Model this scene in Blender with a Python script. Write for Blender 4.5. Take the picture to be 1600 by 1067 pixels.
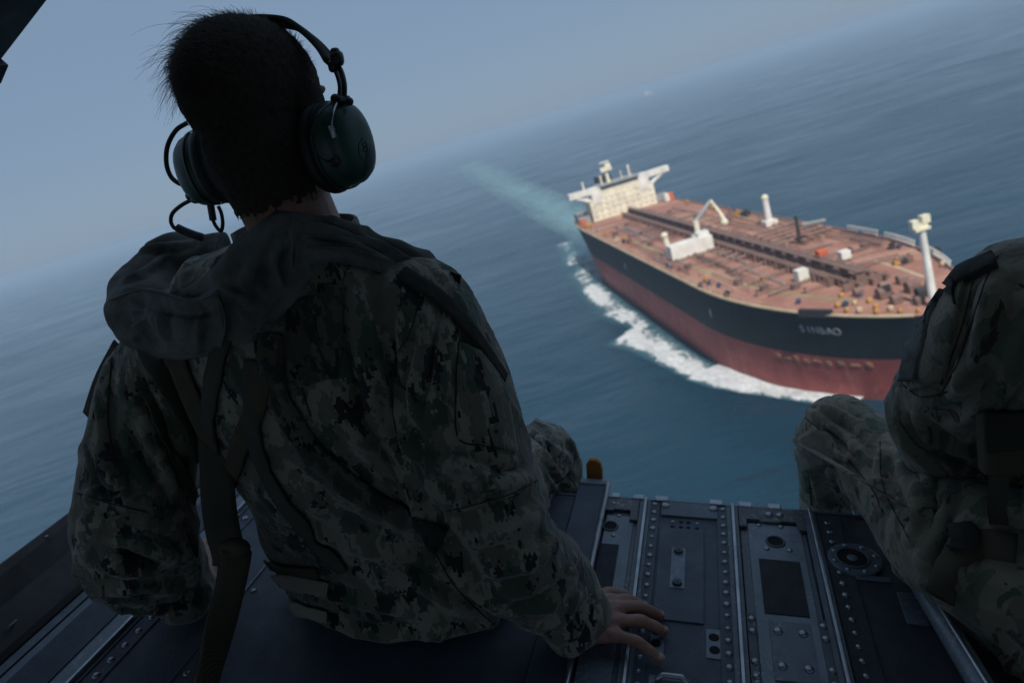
import bpy, math, random
import numpy as np
from mathutils import Vector, Matrix, Quaternion
from mathutils.bvhtree import BVHTree

random.seed(7)
rng = np.random.default_rng(11)
for o in list(bpy.data.objects):
    bpy.data.objects.remove(o)
scene = bpy.context.scene
col = scene.collection

# ------------------------------------------------------------------ camera
F_PX = 1150.0                       # focal length for a 1600 px wide frame
CX, CY = 800.0, 533.5
H_CAM = 92.74                       # flying height over the sea
BASIS = np.array([[0.95782629, -0.28734789, 0.0],
                  [-0.0775466, -0.25848867, 0.96289674],
                  [-0.27668634, -0.92228781, -0.2698701]])   # lens axes -> world axes
CAM = np.array([0.0, 0.0, H_CAM])
cam_data = bpy.data.cameras.new('camera')
cam = bpy.data.objects.new('camera', cam_data)
col.objects.link(cam)
cx_, cy_, cz_ = BASIS[:, 0], BASIS[:, 1], BASIS[:, 2]
cam.matrix_world = Matrix((( cx_[0], -cy_[0], -cz_[0], CAM[0]),
                           ( cx_[1], -cy_[1], -cz_[1], CAM[1]),
                           ( cx_[2], -cy_[2], -cz_[2], CAM[2]),
                           (0, 0, 0, 1)))
cam_data.sensor_width = 36.0
cam_data.lens = F_PX / 1600.0 * 36.0
cam_data.clip_start = 0.05
cam_data.clip_end = 300000.0
cam_data.dof.use_dof = True
cam_data.dof.focus_distance = 0.95
cam_data.dof.aperture_fstop = 5.8
scene.camera = cam

# ------------------------------------------------------------------ sky, sun, exposure
SUN_EL = math.radians(50.0)
SUN_AZ = math.radians(174.0)        # clockwise from +Y
world = bpy.data.worlds.new('World')
scene.world = world
world.use_nodes = True
wn = world.node_tree
wn.nodes.clear()
sky = wn.nodes.new('ShaderNodeTexSky')
sky.sky_type = 'NISHITA'
sky.sun_disc = False
sky.sun_elevation = SUN_EL
sky.sun_rotation = SUN_AZ
sky.altitude = 100.0
sky.air_density = 1.0
sky.dust_density = 0.6
sky.ozone_density = 4.0
bg = wn.nodes.new('ShaderNodeBackground')
bg.inputs['Strength'].default_value = 0.05
wo = wn.nodes.new('ShaderNodeOutputWorld')
hz_mix = wn.nodes.new('ShaderNodeMix'); hz_mix.data_type = 'RGBA'
hz_mix.inputs[0].default_value = 0.82                      # an even hazy veil over the clear-sky model
hz_mix.inputs[7].default_value = (3.25, 4.6, 6.5, 1)
wn.links.new(sky.outputs[0], hz_mix.inputs[6])
wn.links.new(hz_mix.outputs[2], bg.inputs[0])
wn.links.new(bg.outputs[0], wo.inputs[0])
sun_data = bpy.data.lights.new('sun', 'SUN')
sun_data.energy = 3.0
sun_data.angle = math.radians(0.53)
sun_data.color = (1.0, 0.95, 0.87)
sun = bpy.data.objects.new('sun', sun_data)
col.objects.link(sun)
to_sun = Vector((math.sin(SUN_AZ) * math.cos(SUN_EL), math.cos(SUN_AZ) * math.cos(SUN_EL), math.sin(SUN_EL)))
sun.rotation_euler = to_sun.to_track_quat('Z', 'Y').to_euler()
sun.location = (40, -40, 200)
scene.view_settings.view_transform = 'Standard'
scene.view_settings.look = 'None'
scene.view_settings.exposure = 0.45
scene.view_settings.gamma = 1.0
scene.view_settings.use_curve_mapping = False
scene.render.engine = 'CYCLES'
cy = scene.cycles
cy.use_denoising = True
cy.max_bounces = 8
cy.diffuse_bounces = 4
cy.glossy_bounces = 3
cy.transmission_bounces = 4
cy.volume_bounces = 1
cy.transparent_max_bounces = 12
cy.sample_clamp_indirect = 4.0

# ------------------------------------------------------------------ aircraft frame
# r = starboard, a = aft, n = off the ramp floor; the origin lies on the ramp below the lens
HC = 0.84
_A = np.array([297.0, -475.0, F_PX]); _A /= np.linalg.norm(_A)
_R = np.array([4800.0, 77.0, -F_PX]); _R -= _A * _R.dot(_A); _R /= np.linalg.norm(_R)
_N = np.cross(_R, _A)
RW, AW, NW = BASIS @ _R, BASIS @ _A, BASIS @ _N
AIR_O = CAM - HC * NW
AIR = Matrix(((RW[0], AW[0], NW[0], AIR_O[0]), (RW[1], AW[1], NW[1], AIR_O[1]),
              (RW[2], AW[2], NW[2], AIR_O[2]), (0, 0, 0, 1)))
EYE = np.array([0, 0, HC])

def aray(x, y):
    v = np.array([x - CX, y - CY, F_PX])
    return np.array([v @ _R, v @ _A, v @ _N])
def at_n(x, y, n=0.0):
    v = aray(x, y); return EYE + v * ((n - HC) / v[2])
def at_a(x, y, a):
    v = aray(x, y); return EYE + v * (a / v[1])
def at_r(x, y, r):
    v = aray(x, y); return EYE + v * (r / v[0])
def depth_of(p):
    q = np.asarray(p, float) - EYE
    return q[0] * _R[2] + q[1] * _A[2] + q[2] * _N[2]
def proj(p):
    q = np.asarray(p, float) - EYE
    v = q[0] * _R + q[1] * _A + q[2] * _N
    return CX + F_PX * v[0] / v[2], CY + F_PX * v[1] / v[2]
UPA = np.array([RW[2], AW[2], NW[2]])       # true up in aircraft axes

# ------------------------------------------------------------------ helpers
def tag(o, label=None, cat=None, group=None, kind=None):
    if label: o['label'] = label
    if cat: o['category'] = cat
    if group: o['group'] = group
    if kind: o['kind'] = kind
    return o
def empty(name, mat4, label, cat, group=None):
    o = bpy.data.objects.new(name, None)
    o.empty_display_size = 0.1
    col.objects.link(o)
    o.matrix_world = mat4
    return tag(o, label, cat, group)
def air_empty(name, base, label, cat, group=None):
    o = empty(name, AIR @ Matrix.Translation(Vector(base)), label, cat, group)
    o['_b'] = [float(x) for x in base]
    return o
def link_mesh(name, V, F, mat, parent=None, smooth=True, base=None, uv=None):
    V = np.asarray(V, float)
    if base is None and parent is not None:
        p = parent
        while p.parent is not None: p = p.parent
        if '_b' in p: base = np.array(p['_b'])
    if base is not None: V = V - np.asarray(base)
    me = bpy.data.meshes.new(name)
    me.from_pydata([tuple(v) for v in V], [], [tuple(int(i) for i in f) for f in F])
    if smooth: me.polygons.foreach_set('use_smooth', np.ones(len(me.polygons), bool))
    if mat: me.materials.append(mat)
    me.validate(); me.update()
    o = bpy.data.objects.new(name, me)
    col.objects.link(o)
    if parent is not None: o.parent = parent
    return o
def bevel(o, w=0.002, seg=2, ang=40):
    m = o.modifiers.new('bevel', 'BEVEL'); m.width = w; m.segments = seg
    m.limit_method = 'ANGLE'; m.angle_limit = math.radians(ang)
    return o
def norm(v):
    v = np.asarray(v, float); l = np.linalg.norm(v)
    return v / l if l > 1e-12 else v

class MB:
    def __init__(s): s.V = []; s.F = []
    def add(s, V, F):
        b = len(s.V); s.V += [np.asarray(v, float) for v in V]; s.F += [tuple(i + b for i in f) for f in F]; return s
    def box(s, c, d, rz=0.0, ax=None):
        c = np.asarray(c, float); h = np.asarray(d, float) / 2
        if ax is None:
            ca, sa = math.cos(rz), math.sin(rz)
            ax = ((ca, sa, 0), (-sa, ca, 0), (0, 0, 1))
        ax = np.asarray(ax, float)
        V = [c + ax[0] * h[0] * i + ax[1] * h[1] * j + ax[2] * h[2] * k for k in (-1, 1) for j in (-1, 1) for i in (-1, 1)]
        return s.add(V, [(0, 2, 3, 1), (4, 5, 7, 6), (0, 1, 5, 4), (2, 6, 7, 3), (0, 4, 6, 2), (1, 3, 7, 5)])
    def rbox(s, r0, r1, a0, a1, n0, n1):
        return s.box(((r0 + r1) / 2, (a0 + a1) / 2, (n0 + n1) / 2), (r1 - r0, a1 - a0, n1 - n0))
    def tube(s, P, rad, seg=10, caps=True, ell=None):
        P = [np.asarray(p, float) for p in P]; n = len(P)
        rad = [rad] * n if np.isscalar(rad) else list(rad)
        T = [norm(P[min(i + 1, n - 1)] - P[max(i - 1, 0)]) for i in range(n)]
        ref = np.array([0, 0, 1.0]) if abs(T[0][2]) < 0.9 else np.array([1.0, 0, 0])
        u = norm(np.cross(ref, T[0])); V = []; F = []
        for i in range(n):
            u = norm(u - T[i] * u.dot(T[i])); w = np.cross(T[i], u)
            for k in range(seg):
                t = 2 * math.pi * k / seg
                V.append(P[i] + (u * math.cos(t) + w * math.sin(t) * (ell or 1)) * rad[i])
        for i in range(n - 1):
            for k in range(seg):
                k2 = (k + 1) % seg
                F.append((i * seg + k, i * seg + k2, (i + 1) * seg + k2, (i + 1) * seg + k))
        if caps:
            F.append(tuple(range(seg))[::-1]); F.append(tuple((n - 1) * seg + k for k in range(seg)))
        return s.add(V, F)
    def cyl(s, p0, p1, r0, r1=None, seg=12):
        return s.tube([p0, p1], [r0, r0 if r1 is None else r1], seg)
    def ball(s, c, rad, ax=None, nu=16, nv=10, ex=1.0):
        c = np.asarray(c, float); rad = np.asarray([rad] * 3 if np.isscalar(rad) else rad, float)
        ax = np.eye(3) if ax is None else np.asarray(ax, float)
        sg = lambda x: math.copysign(abs(x) ** ex, x)
        V = [c - ax[2] * rad[2]]
        for j in range(1, nv):
            ph = -math.pi / 2 + math.pi * j / nv
            for i in range(nu):
                th = 2 * math.pi * i / nu
                V.append(c + ax[0] * rad[0] * sg(math.cos(ph)) * sg(math.cos(th)) + ax[1] * rad[1] * sg(math.cos(ph)) * sg(math.sin(th)) + ax[2] * rad[2] * sg(math.sin(ph)))
        V.append(c + ax[2] * rad[2]); F = []
        for i in range(nu): F.append((0, 1 + (i + 1) % nu, 1 + i))
        for j in range(nv - 2):
            for i in range(nu):
                i2 = (i + 1) % nu; b = 1 + j * nu
                F.append((b + i, b + i2, b + nu + i2, b + nu + i))
        b = 1 + (nv - 2) * nu
        for i in range(nu): F.append((b + i, b + (i + 1) % nu, len(V) - 1))
        return s.add(V, F)
    def loft(s, rings, caps=True):
        m = len(rings[0]); V = [p for r in rings for p in r]; F = []
        for i in range(len(rings) - 1):
            for k in range(m):
                k2 = (k + 1) % m
                F.append((i * m + k, i * m + k2, (i + 1) * m + k2, (i + 1) * m + k))
        if caps:
            F.append(tuple(range(m))[::-1]); F.append(tuple((len(rings) - 1) * m + k for k in range(m)))
        return s.add(V, F)
    def prism(s, poly, z0, z1):
        n = len(poly)
        V = [np.array([p[0], p[1], z0]) for p in poly] + [np.array([p[0], p[1], z1]) for p in poly]
        F = [tuple(range(n))[::-1], tuple(range(n, 2 * n))] + [(i, (i + 1) % n, n + (i + 1) % n, n + i) for i in range(n)]
        return s.add(V, F)
    def build(s, name, mat, parent=None, smooth=False, base=None):
        return link_mesh(name, s.V, s.F, mat, parent, smooth, base)

def spline(P, n):
    """Catmull-Rom through points of any dimension"""
    P = np.asarray(P, float); m = len(P)
    E = np.vstack([2 * P[0] - P[1], P, 2 * P[-1] - P[-2]])
    out = []
    for q in np.linspace(0, m - 1, n):
        i = min(int(q), m - 2); t = q - i
        a, b, c, d = E[i], E[i + 1], E[i + 2], E[i + 3]
        out.append(0.5 * (2 * b + (c - a) * t + (2 * a - 5 * b + 4 * c - d) * t * t + (3 * b - a - 3 * c + d) * t ** 3))
    return np.array(out)

def hash3(I, seed):
    I = I.astype(np.int64)
    h = (I[:, 0] * 374761393 + I[:, 1] * 668265263 + I[:, 2] * 2147483647 + seed * 974711) & 0xffffffff
    h = ((h ^ (h >> 13)) * 1274126177) & 0xffffffff
    return ((h ^ (h >> 16)) & 0xffff) / 65535.0
def vnoise(P, seed=0):
    P = np.asarray(P, float); I = np.floor(P); f = P - I; f = f * f * (3 - 2 * f)
    r = 0
    for dx in (0, 1):
        for dy in (0, 1):
            for dz in (0, 1):
                w = (f[:, 0] if dx else 1 - f[:, 0]) * (f[:, 1] if dy else 1 - f[:, 1]) * (f[:, 2] if dz else 1 - f[:, 2])
                r = r + w * hash3(I + np.array([dx, dy, dz]), seed)
    return r

def voxel_union(V, F, size, smooth=6):
    me = bpy.data.meshes.new('tmp')
    me.from_pydata([tuple(v) for v in V], [], [tuple(f) for f in F]); me.update()
    o = bpy.data.objects.new('tmp', me); col.objects.link(o)
    m = o.modifiers.new('r', 'REMESH'); m.mode = 'VOXEL'; m.voxel_size = size; m.adaptivity = 0
    dg = bpy.context.evaluated_depsgraph_get()
    ev = bpy.data.meshes.new_from_object(o.evaluated_get(dg))
    bpy.data.objects.remove(o); bpy.data.meshes.remove(me)
    n = len(ev.vertices); A = np.empty(n * 3); ev.vertices.foreach_get('co', A); A = A.reshape(-1, 3)
    Q = [tuple(p.vertices) for p in ev.polygons]
    E = np.empty(len(ev.edges) * 2, np.int32); ev.edges.foreach_get('vertices', E); E = E.reshape(-1, 2)
    bpy.data.meshes.remove(ev)
    return smooth_v(A, E, smooth), Q, E
def smooth_v(A, E, it, lam=0.6):
    n = len(A)
    deg = np.bincount(E.ravel(), minlength=n).astype(float)[:, None]; deg[deg == 0] = 1
    for k in range(it):
        S = np.zeros_like(A)
        for c in range(3):
            S[:, c] = np.bincount(E[:, 0], A[E[:, 1], c], n) + np.bincount(E[:, 1], A[E[:, 0], c], n)
        A = A + lam * (S / deg - A)
    return A
def vert_normals(A, Q):
    Q = np.array([q if len(q) == 4 else (q[0], q[1], q[2], q[2]) for q in Q])
    fn = np.cross(A[Q[:, 2]] - A[Q[:, 0]], A[Q[:, 3]] - A[Q[:, 1]])
    N = np.zeros_like(A)
    for k in range(4):
        for c in range(3):
            N[:, c] += np.bincount(Q[:, k], fn[:, c], len(A))
    return N / np.maximum(np.linalg.norm(N, axis=1), 1e-12)[:, None]
def bvh_of(A, Q): return BVHTree.FromPolygons([Vector(a) for a in A], Q)
def cast(bvh, x, y):
    d = Vector(aray(x, y)).normalized()
    h = bvh.ray_cast(Vector(EYE), d)
    if h[0] is None: return None, None
    n = np.array(h[1]); d = np.array(d)
    if n.dot(d) > 0: n = -n
    return np.array(h[0]), n
def cast_path(bvh, pts, step=5):
    P = spline([p[:2] for p in pts], max(4, int(sum(math.dist(pts[i][:2], pts[i + 1][:2]) for i in range(len(pts) - 1)) / step)))
    out = []
    for x, y in P:
        p, n = cast(bvh, x, y)
        if p is not None: out.append((p, n))
    return out
def fold(A, N, bvh, pts, amp, wid, valley=0.5):
    """raise a fold of cloth along a line on the surface"""
    path = cast_path(bvh, pts, 4)
    if len(path) < 2: return A
    P = np.array([p for p, n in path])
    lo, hi = P.min(0) - wid * 3, P.max(0) + wid * 3
    idx = np.where(np.all((A > lo) & (A < hi), axis=1))[0]
    if not len(idx): return A
    t = np.linspace(0, 1, len(P)); env = np.sin(np.pi * np.clip(t, 0.02, 0.98)) ** 0.6
    D = np.linalg.norm(A[idx][:, None, :] - P[None], axis=2)
    k = D.argmin(1); d = D[np.arange(len(idx)), k] / wid
    prof = np.exp(-d * d) - valley * np.exp(-((d - 1.7) / 0.9) ** 2)
    A = A.copy(); A[idx] += N[idx] * (amp * env[k] * prof)[:, None]
    return A

# ------------------------------------------------------------------ materials
def new_mat(name):
    m = bpy.data.materials.new(name); m.use_nodes = True
    nt = m.node_tree; b = nt.nodes['Principled BSDF']
    return m, nt, b
def nd(nt, typ, **kw):
    n = nt.nodes.new(typ)
    for k, v in kw.items():
        if k.startswith('_'): setattr(n, k[1:], v)
        else: n.inputs[k.replace('__', ' ')].default_value = v
    return n
def ramp(nt, src, stops, interp='LINEAR'):
    r = nt.nodes.new('ShaderNodeValToRGB'); r.color_ramp.interpolation = interp
    e = r.color_ramp.elements
    while len(e) < len(stops): e.new(0.5)
    for i, (p, c) in enumerate(stops):
        e[i].position = p
        e[i].color = (c, c, c, 1) if np.isscalar(c) else (*c, 1)
    nt.links.new(src, r.inputs[0]); return r
def mixc(nt, fac, a, b, mode='MIX'):
    m = nt.nodes.new('ShaderNodeMix'); m.data_type = 'RGBA'; m.blend_type = mode
    if np.isscalar(fac): m.inputs[0].default_value = fac
    else: nt.links.new(fac, m.inputs[0])
    for s, v in ((6, a), (7, b)):
        if isinstance(v, (tuple, list)): m.inputs[s].default_value = (*v[:3], 1)
        else: nt.links.new(v, m.inputs[s])
    return m.outputs[2]
def coords(nt, scale=(1, 1, 1), loc=(0, 0, 0), rot=(0, 0, 0), kind='Object'):
    tc = nt.nodes.new('ShaderNodeTexCoord'); mp = nt.nodes.new('ShaderNodeMapping')
    mp.inputs['Scale'].default_value = scale; mp.inputs['Location'].default_value = loc; mp.inputs['Rotation'].default_value = rot
    nt.links.new(tc.outputs[kind], mp.inputs[0]); return mp.outputs[0]
def noise_t(nt, vec, scale, detail=3, rough=0.55, dist=0.0):
    n = nt.nodes.new('ShaderNodeTexNoise'); n.inputs['Scale'].default_value = scale; n.inputs['Detail'].default_value = detail
    n.inputs['Roughness'].default_value = rough; n.inputs['Distortion'].default_value = dist
    nt.links.new(vec, n.inputs['Vector']); return n.outputs[0]
def bump_n(nt, b, h, strength, dist, prev=None):
    bp = nt.nodes.new('ShaderNodeBump'); bp.inputs['Strength'].default_value = strength; bp.inputs['Distance'].default_value = dist
    nt.links.new(h, bp.inputs['Height'])
    if prev is not None: nt.links.new(prev, bp.inputs['Normal'])
    if b is not None: nt.links.new(bp.outputs[0], b.inputs['Normal'])
    return bp.outputs[0]

def simple(name, c, rough=0.6, metal=0.0, var=0.25, vs=8.0, bump=0.0, bs=200.0, bd=0.001, spec=0.5, rv=0.0):
    m, nt, b = new_mat(name)
    v = coords(nt)
    n = noise_t(nt, v, vs, 5, 0.6)
    r = ramp(nt, n, [(0.3, tuple(x * (1 - var) for x in c)), (0.7, tuple(min(1, x * (1 + var)) for x in c))])
    nt.links.new(r.outputs[0], b.inputs['Base Color'])
    b.inputs['Roughness'].default_value = rough; b.inputs['Metallic'].default_value = metal
    b.inputs['Specular IOR Level'].default_value = spec
    if rv:
        rr = ramp(nt, noise_t(nt, v, vs * 3, 5, 0.65), [(0.3, rough - rv), (0.7, rough + rv)])
        nt.links.new(rr.outputs[0], b.inputs['Roughness'])
    if bump: bump_n(nt, b, noise_t(nt, v, bs, 3, 0.6), bump, bd)
    return m

def cloth_bump(nt, b, weave=900.0, strength=0.25):
    v = coords(nt)
    h1 = noise_t(nt, v, 38, 4, 0.6, 0.6)
    p = bump_n(nt, None, h1, 0.6, 0.009)
    h2 = noise_t(nt, v, weave, 2, 0.5)
    bump_n(nt, b, h2, strength, 0.0008, p)

def camo_digital(name, gain=1.0, seed=0.0):
    m, nt, b = new_mat(name)
    v0 = coords(nt)
    warp = noise_t(nt, v0, 9, 2)
    sn = nt.nodes.new('ShaderNodeVectorMath'); sn.operation = 'SNAP'
    sn.inputs[1].default_value = (0.0043, 0.0043, 0.0043)
    rot = coords(nt, (1, 1, 1), (seed, seed * 2, 0), (0.35, 0.25, 0.5))
    nt.links.new(rot, sn.inputs[0])
    def layer(scale, off, det=3, zs=0.55):
        mp = nt.nodes.new('ShaderNodeMapping'); mp.inputs['Location'].default_value = (off, off * 1.7, off * 0.3)
        mp.inputs['Scale'].default_value = (1, 1, zs)
        nt.links.new(sn.outputs[0], mp.inputs[0]); return noise_t(nt, mp.outputs[0], scale, det, 0.62)
    g = lambda c: tuple(x * gain for x in c)
    c = ramp(nt, layer(15, 1.3), [(0.0, g((0.13, 0.122, 0.09))), (0.5, g((0.23, 0.215, 0.165))), (0.58, g((0.13, 0.122, 0.09)))], 'CONSTANT').outputs[0]
    k1 = ramp(nt, layer(20, 7.7), [(0.0, 0), (0.555, 1)], 'CONSTANT').outputs[0]
    c = mixc(nt, k1, c, g((0.058, 0.076, 0.052)))
    k2 = ramp(nt, layer(21, 13.1), [(0.0, 0), (0.60, 1)], 'CONSTANT').outputs[0]
    c = mixc(nt, k2, c, g((0.022, 0.024, 0.022)))
    k3 = ramp(nt, layer(40, 23.9, 2), [(0.0, 0), (0.655, 1)], 'CONSTANT').outputs[0]
    c = mixc(nt, k3, c, g((0.012, 0.013, 0.012)))
    fade = ramp(nt, noise_t(nt, v0, 5, 4), [(0.3, 0.82), (0.7, 1.15)]).outputs[0]
    c = mixc(nt, 1.0, c, fade, 'MULTIPLY')
    nt.links.new(c, b.inputs['Base Color'])
    b.inputs['Roughness'].default_value = 0.92; b.inputs['Specular IOR Level'].default_value = 0.15
    b.inputs['Sheen Weight'].default_value = 0.3; b.inputs['Sheen Roughness'].default_value = 0.5
    cloth_bump(nt, b)
    return m
def camo_blob(name, gain=1.0):
    m, nt, b = new_mat(name)
    v = coords(nt, (1, 1, 0.6), (3, 1, 2), (0.2, 0.5, 0.9))
    g = lambda c: tuple(x * gain for x in c)
    c = ramp(nt, noise_t(nt, v, 9, 3, 0.5, 0.8), [(0.0, g((0.075, 0.068, 0.048))), (0.48, g((0.11, 0.095, 0.068))), (0.6, g((0.06, 0.065, 0.045)))], 'CONSTANT').outputs[0]
    k = ramp(nt, noise_t(nt, v, 13, 4, 0.6, 1.2), [(0.56, 0), (0.58, 1)]).outputs[0]
    c = mixc(nt, k, c, g((0.035, 0.045, 0.028)))
    k = ramp(nt, noise_t(nt, v, 22, 3, 0.6, 1.0), [(0.60, 0), (0.62, 1)]).outputs[0]
    c = mixc(nt, k, c, g((0.03, 0.022, 0.016)))
    nt.links.new(c, b.inputs['Base Color'])
    b.inputs['Roughness'].default_value = 0.92; b.inputs['Specular IOR Level'].default_value = 0.15
    b.inputs['Sheen Weight'].default_value = 0.25
    cloth_bump(nt, b)
    return m
def fabric(name, c, weave=700.0, var=0.25):
    m = simple(name, c, 0.9, 0, var, 14, spec=0.15)
    cloth_bump(m.node_tree, m.node_tree.nodes['Principled BSDF'], weave, 0.4)
    return m
def webbing(name, c):
    m, nt, b = new_mat(name)
    v = coords(nt)
    w = nt.nodes.new('ShaderNodeTexWave'); w.inputs['Scale'].default_value = 180; w.inputs['Distortion'].default_value = 0.6
    w.bands_direction = 'DIAGONAL'; nt.links.new(v, w.inputs[0])
    r = ramp(nt, w.outputs[1], [(0, tuple(x * 0.7 for x in c)), (1, tuple(x * 1.2 for x in c))])
    nt.links.new(r.outputs[0], b.inputs['Base Color']); b.inputs['Roughness'].default_value = 0.8
    b.inputs['Specular IOR Level'].default_value = 0.25
    bump_n(nt, b, w.outputs[1], 0.5, 0.001)
    return m
def skin_mat():
    m, nt, b = new_mat('skin')
    v = coords(nt)
    c = ramp(nt, noise_t(nt, v, 45, 5, 0.65), [(0.3, (0.25, 0.115, 0.08)), (0.7, (0.36, 0.2, 0.145))]).outputs[0]
    nt.links.new(c, b.inputs['Base Color']); b.inputs['Roughness'].default_value = 0.5
    b.inputs['Subsurface Weight'].default_value = 0.08; b.inputs['Subsurface Radius'].default_value = (0.004, 0.0015, 0.001)
    p = bump_n(nt, None, noise_t(nt, v, 150, 5, 0.65, 1.4), 0.55, 0.0022)
    vo = nt.nodes.new('ShaderNodeTexVoronoi'); vo.inputs['Scale'].default_value = 700; nt.links.new(v, vo.inputs[0])
    bump_n(nt, b, vo.outputs[0], 0.2, 0.0006, p)
    return m
def worn_metal(name, c, edge=(0.3, 0.3, 0.3), rough=0.5, grit=0.0, gs=900.0, wear=0.66, metal=0.0, scratch=True):
    m, nt, b = new_mat(name)
    v = coords(nt)
    base = ramp(nt, noise_t(nt, v, 16, 6, 0.65), [(0.25, tuple(x * 0.65 for x in c)), (0.75, tuple(x * 1.3 for x in c))]).outputs[0]
    if scratch:
        k = ramp(nt, noise_t(nt, v, 130, 6, 0.7), [(wear, 0), (wear + 0.04, 1)]).outputs[0]
        k2 = ramp(nt, noise_t(nt, v, 7, 3, 0.6), [(0.45, 0), (0.62, 1)]).outputs[0]
        kk = mixc(nt, 1.0, k, k2, 'MULTIPLY')
        base = mixc(nt, kk, base, edge)
        gr = ramp(nt, noise_t(nt, v, 5.5, 6, 0.7, 0.6), [(0.42, 0), (0.68, 0.55)]).outputs[0]
        base = mixc(nt, gr, base, tuple(x * .55 + .012 for x in c))
    nt.links.new(base, b.inputs['Base Color'])
    b.inputs['Metallic'].default_value = metal
    rr = ramp(nt, noise_t(nt, v, 30, 5, 0.7), [(0.3, max(0.08, rough - 0.14)), (0.7, min(1, rough + 0.14))]).outputs[0]
    nt.links.new(rr, b.inputs['Roughness'])
    if grit:
        vo = noise_t(nt, v, gs, 2, 0.7)
        bump_n(nt, b, vo, grit, 0.0022)
    else:
        bump_n(nt, b, noise_t(nt, v, 60, 4, 0.6), 0.12, 0.001)
    return m

M = {}
M['jacket'] = camo_digital('jacket camouflage', 1.0)
M['vest_mesh'] = camo_digital('dark vest mesh', 0.42, 6.0)
M['trousers'] = camo_digital('trouser camouflage', 1.1, 3.0)
M['camo2'] = camo_blob('woodland camouflage', 2.2)
M['camo2d'] = camo_blob('jacket camouflage dark', 1.7)
M['collar'] = fabric('flotation collar nylon', (0.14, 0.142, 0.13), 1100, 0.45)
M['vest'] = fabric('vest panel', (0.042, 0.042, 0.037), 1300)
M['web_dark'] = webbing('dark webbing', (0.075, 0.07, 0.055))
M['web_brown'] = webbing('brown webbing', (0.085, 0.07, 0.048))
M['web_tan'] = webbing('tan webbing', (0.3, 0.28, 0.22))
M['black_pl'] = simple('black plastic', (0.015, 0.015, 0.016), 0.45, 0, 0.2, 20, 0.1, 300)
M['rubber'] = simple('black rubber', (0.013, 0.013, 0.014), 0.6, 0, 0.2, 20)
M['seam'] = fabric('seam thread', (0.05, 0.052, 0.042), 900)
M['skin'] = skin_mat()
M['nail'] = simple('finger nail', (0.4, 0.25, 0.2), 0.3, 0, 0.1, 60)
M['eye'] = simple('eye white', (0.7, 0.68, 0.65), 0.2, 0, 0.05, 10)
M['cup'] = worn_metal('green headset plastic', (0.025, 0.075, 0.053), (0.08, 0.12, 0.09), 0.42, wear=0.7)
M['steel'] = worn_metal('steel rod', (0.45, 0.46, 0.47), (0.7, 0.7, 0.7), 0.3, metal=1.0)
M['bare'] = worn_metal('worn aluminium bar', (0.42, 0.44, 0.46), (0.75, 0.75, 0.75), 0.38, metal=0.9)
M['rivet'] = worn_metal('rivet metal', (0.3, 0.31, 0.33), (0.6, 0.6, 0.6), 0.36, metal=0.85, scratch=False)
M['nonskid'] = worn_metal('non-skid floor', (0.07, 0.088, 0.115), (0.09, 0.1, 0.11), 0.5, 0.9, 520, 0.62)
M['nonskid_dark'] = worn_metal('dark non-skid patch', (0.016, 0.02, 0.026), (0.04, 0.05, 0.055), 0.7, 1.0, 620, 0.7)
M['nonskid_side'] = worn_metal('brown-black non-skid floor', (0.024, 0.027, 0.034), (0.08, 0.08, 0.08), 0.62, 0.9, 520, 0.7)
M['panel'] = worn_metal('grey floor paint', (0.17, 0.2, 0.235), (0.34, 0.34, 0.34), 0.34, wear=0.555)
M['panel2'] = worn_metal('dark grey floor paint', (0.10, 0.12, 0.145), (0.3, 0.3, 0.29), 0.38, wear=0.555)
M['edge_wear'] = worn_metal('worn edging', (0.07, 0.08, 0.088), (0.5, 0.48, 0.42), 0.5, wear=0.56)
M['hole'] = simple('hole darkness', (0.004, 0.004, 0.004), 0.9)
M['side_dark'] = worn_metal('dark brown wall panel', (0.035, 0.027, 0.022), (0.08, 0.07, 0.06), 0.5, wear=0.68)
M['fuse'] = worn_metal('grey-green fuselage lining', (0.07, 0.085, 0.085), (0.2, 0.16, 0.1), 0.55, wear=0.64)
M['orange'] = simple('orange-brown fabric', (0.40, 0.15, 0.02), 0.75, 0, 0.3, 30, 0.3, 400)
M['hair'] = None
m, nt, b = new_mat('hair'); b.inputs['Base Color'].default_value = (0.085, 0.072, 0.058, 1); b.inputs['Roughness'].default_value = 0.42
M['hair'] = m
M['scalp'] = simple('cropped hair', (0.05, 0.04, 0.032), 0.85, 0, 0.4, 260, 0.6, 1500, 0.002, 0.1)

# ------------------------------------------------------------------ sea
def sea_material():
    m, nt, b = new_mat('sea water')
    v = coords(nt)
    b.inputs['Base Color'].default_value = (0.006, 0.032, 0.055, 1)
    b.inputs['IOR'].default_value = 1.33
    pv_ = coords(nt, (1, 1.8, 1), (0, 0, 0), (0, 0, 0.3))
    rr = ramp(nt, noise_t(nt, pv_, 0.006, 5, 0.65, 0.7), [(0.35, 0.10), (0.65, 0.30)]).outputs[0]
    nt.links.new(rr, b.inputs['Roughness'])
    big = noise_t(nt, v, 0.0016, 4, 0.6, 0.4)
    c = ramp(nt, big, [(0.3, (0.005, 0.029, 0.052)), (0.7, (0.008, 0.043, 0.070))]).outputs[0]
    nt.links.new(c, b.inputs['Base Color'])
    def lay(scale, stretch, rot, det=4, rough=0.6, dist=0.6):
        vv = coords(nt, (1, stretch, 1), (0, 0, 0), (0, 0, rot))
        return noise_t(nt, vv, scale, det, rough, dist)
    p = bump_n(nt, None, lay(0.007, 2.0, 0.45, 3), 0.34, 14.0)
    p = bump_n(nt, None, lay(0.04, 2.0, 0.2, 4), 0.34, 3.2, p)
    p = bump_n(nt, None, lay(0.28, 1.8, 0.5, 4), 0.34, 0.7, p)
    bump_n(nt, b, lay(1.3, 1.4, -0.2, 3), 0.35, 0.16, p)
    return m
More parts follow.
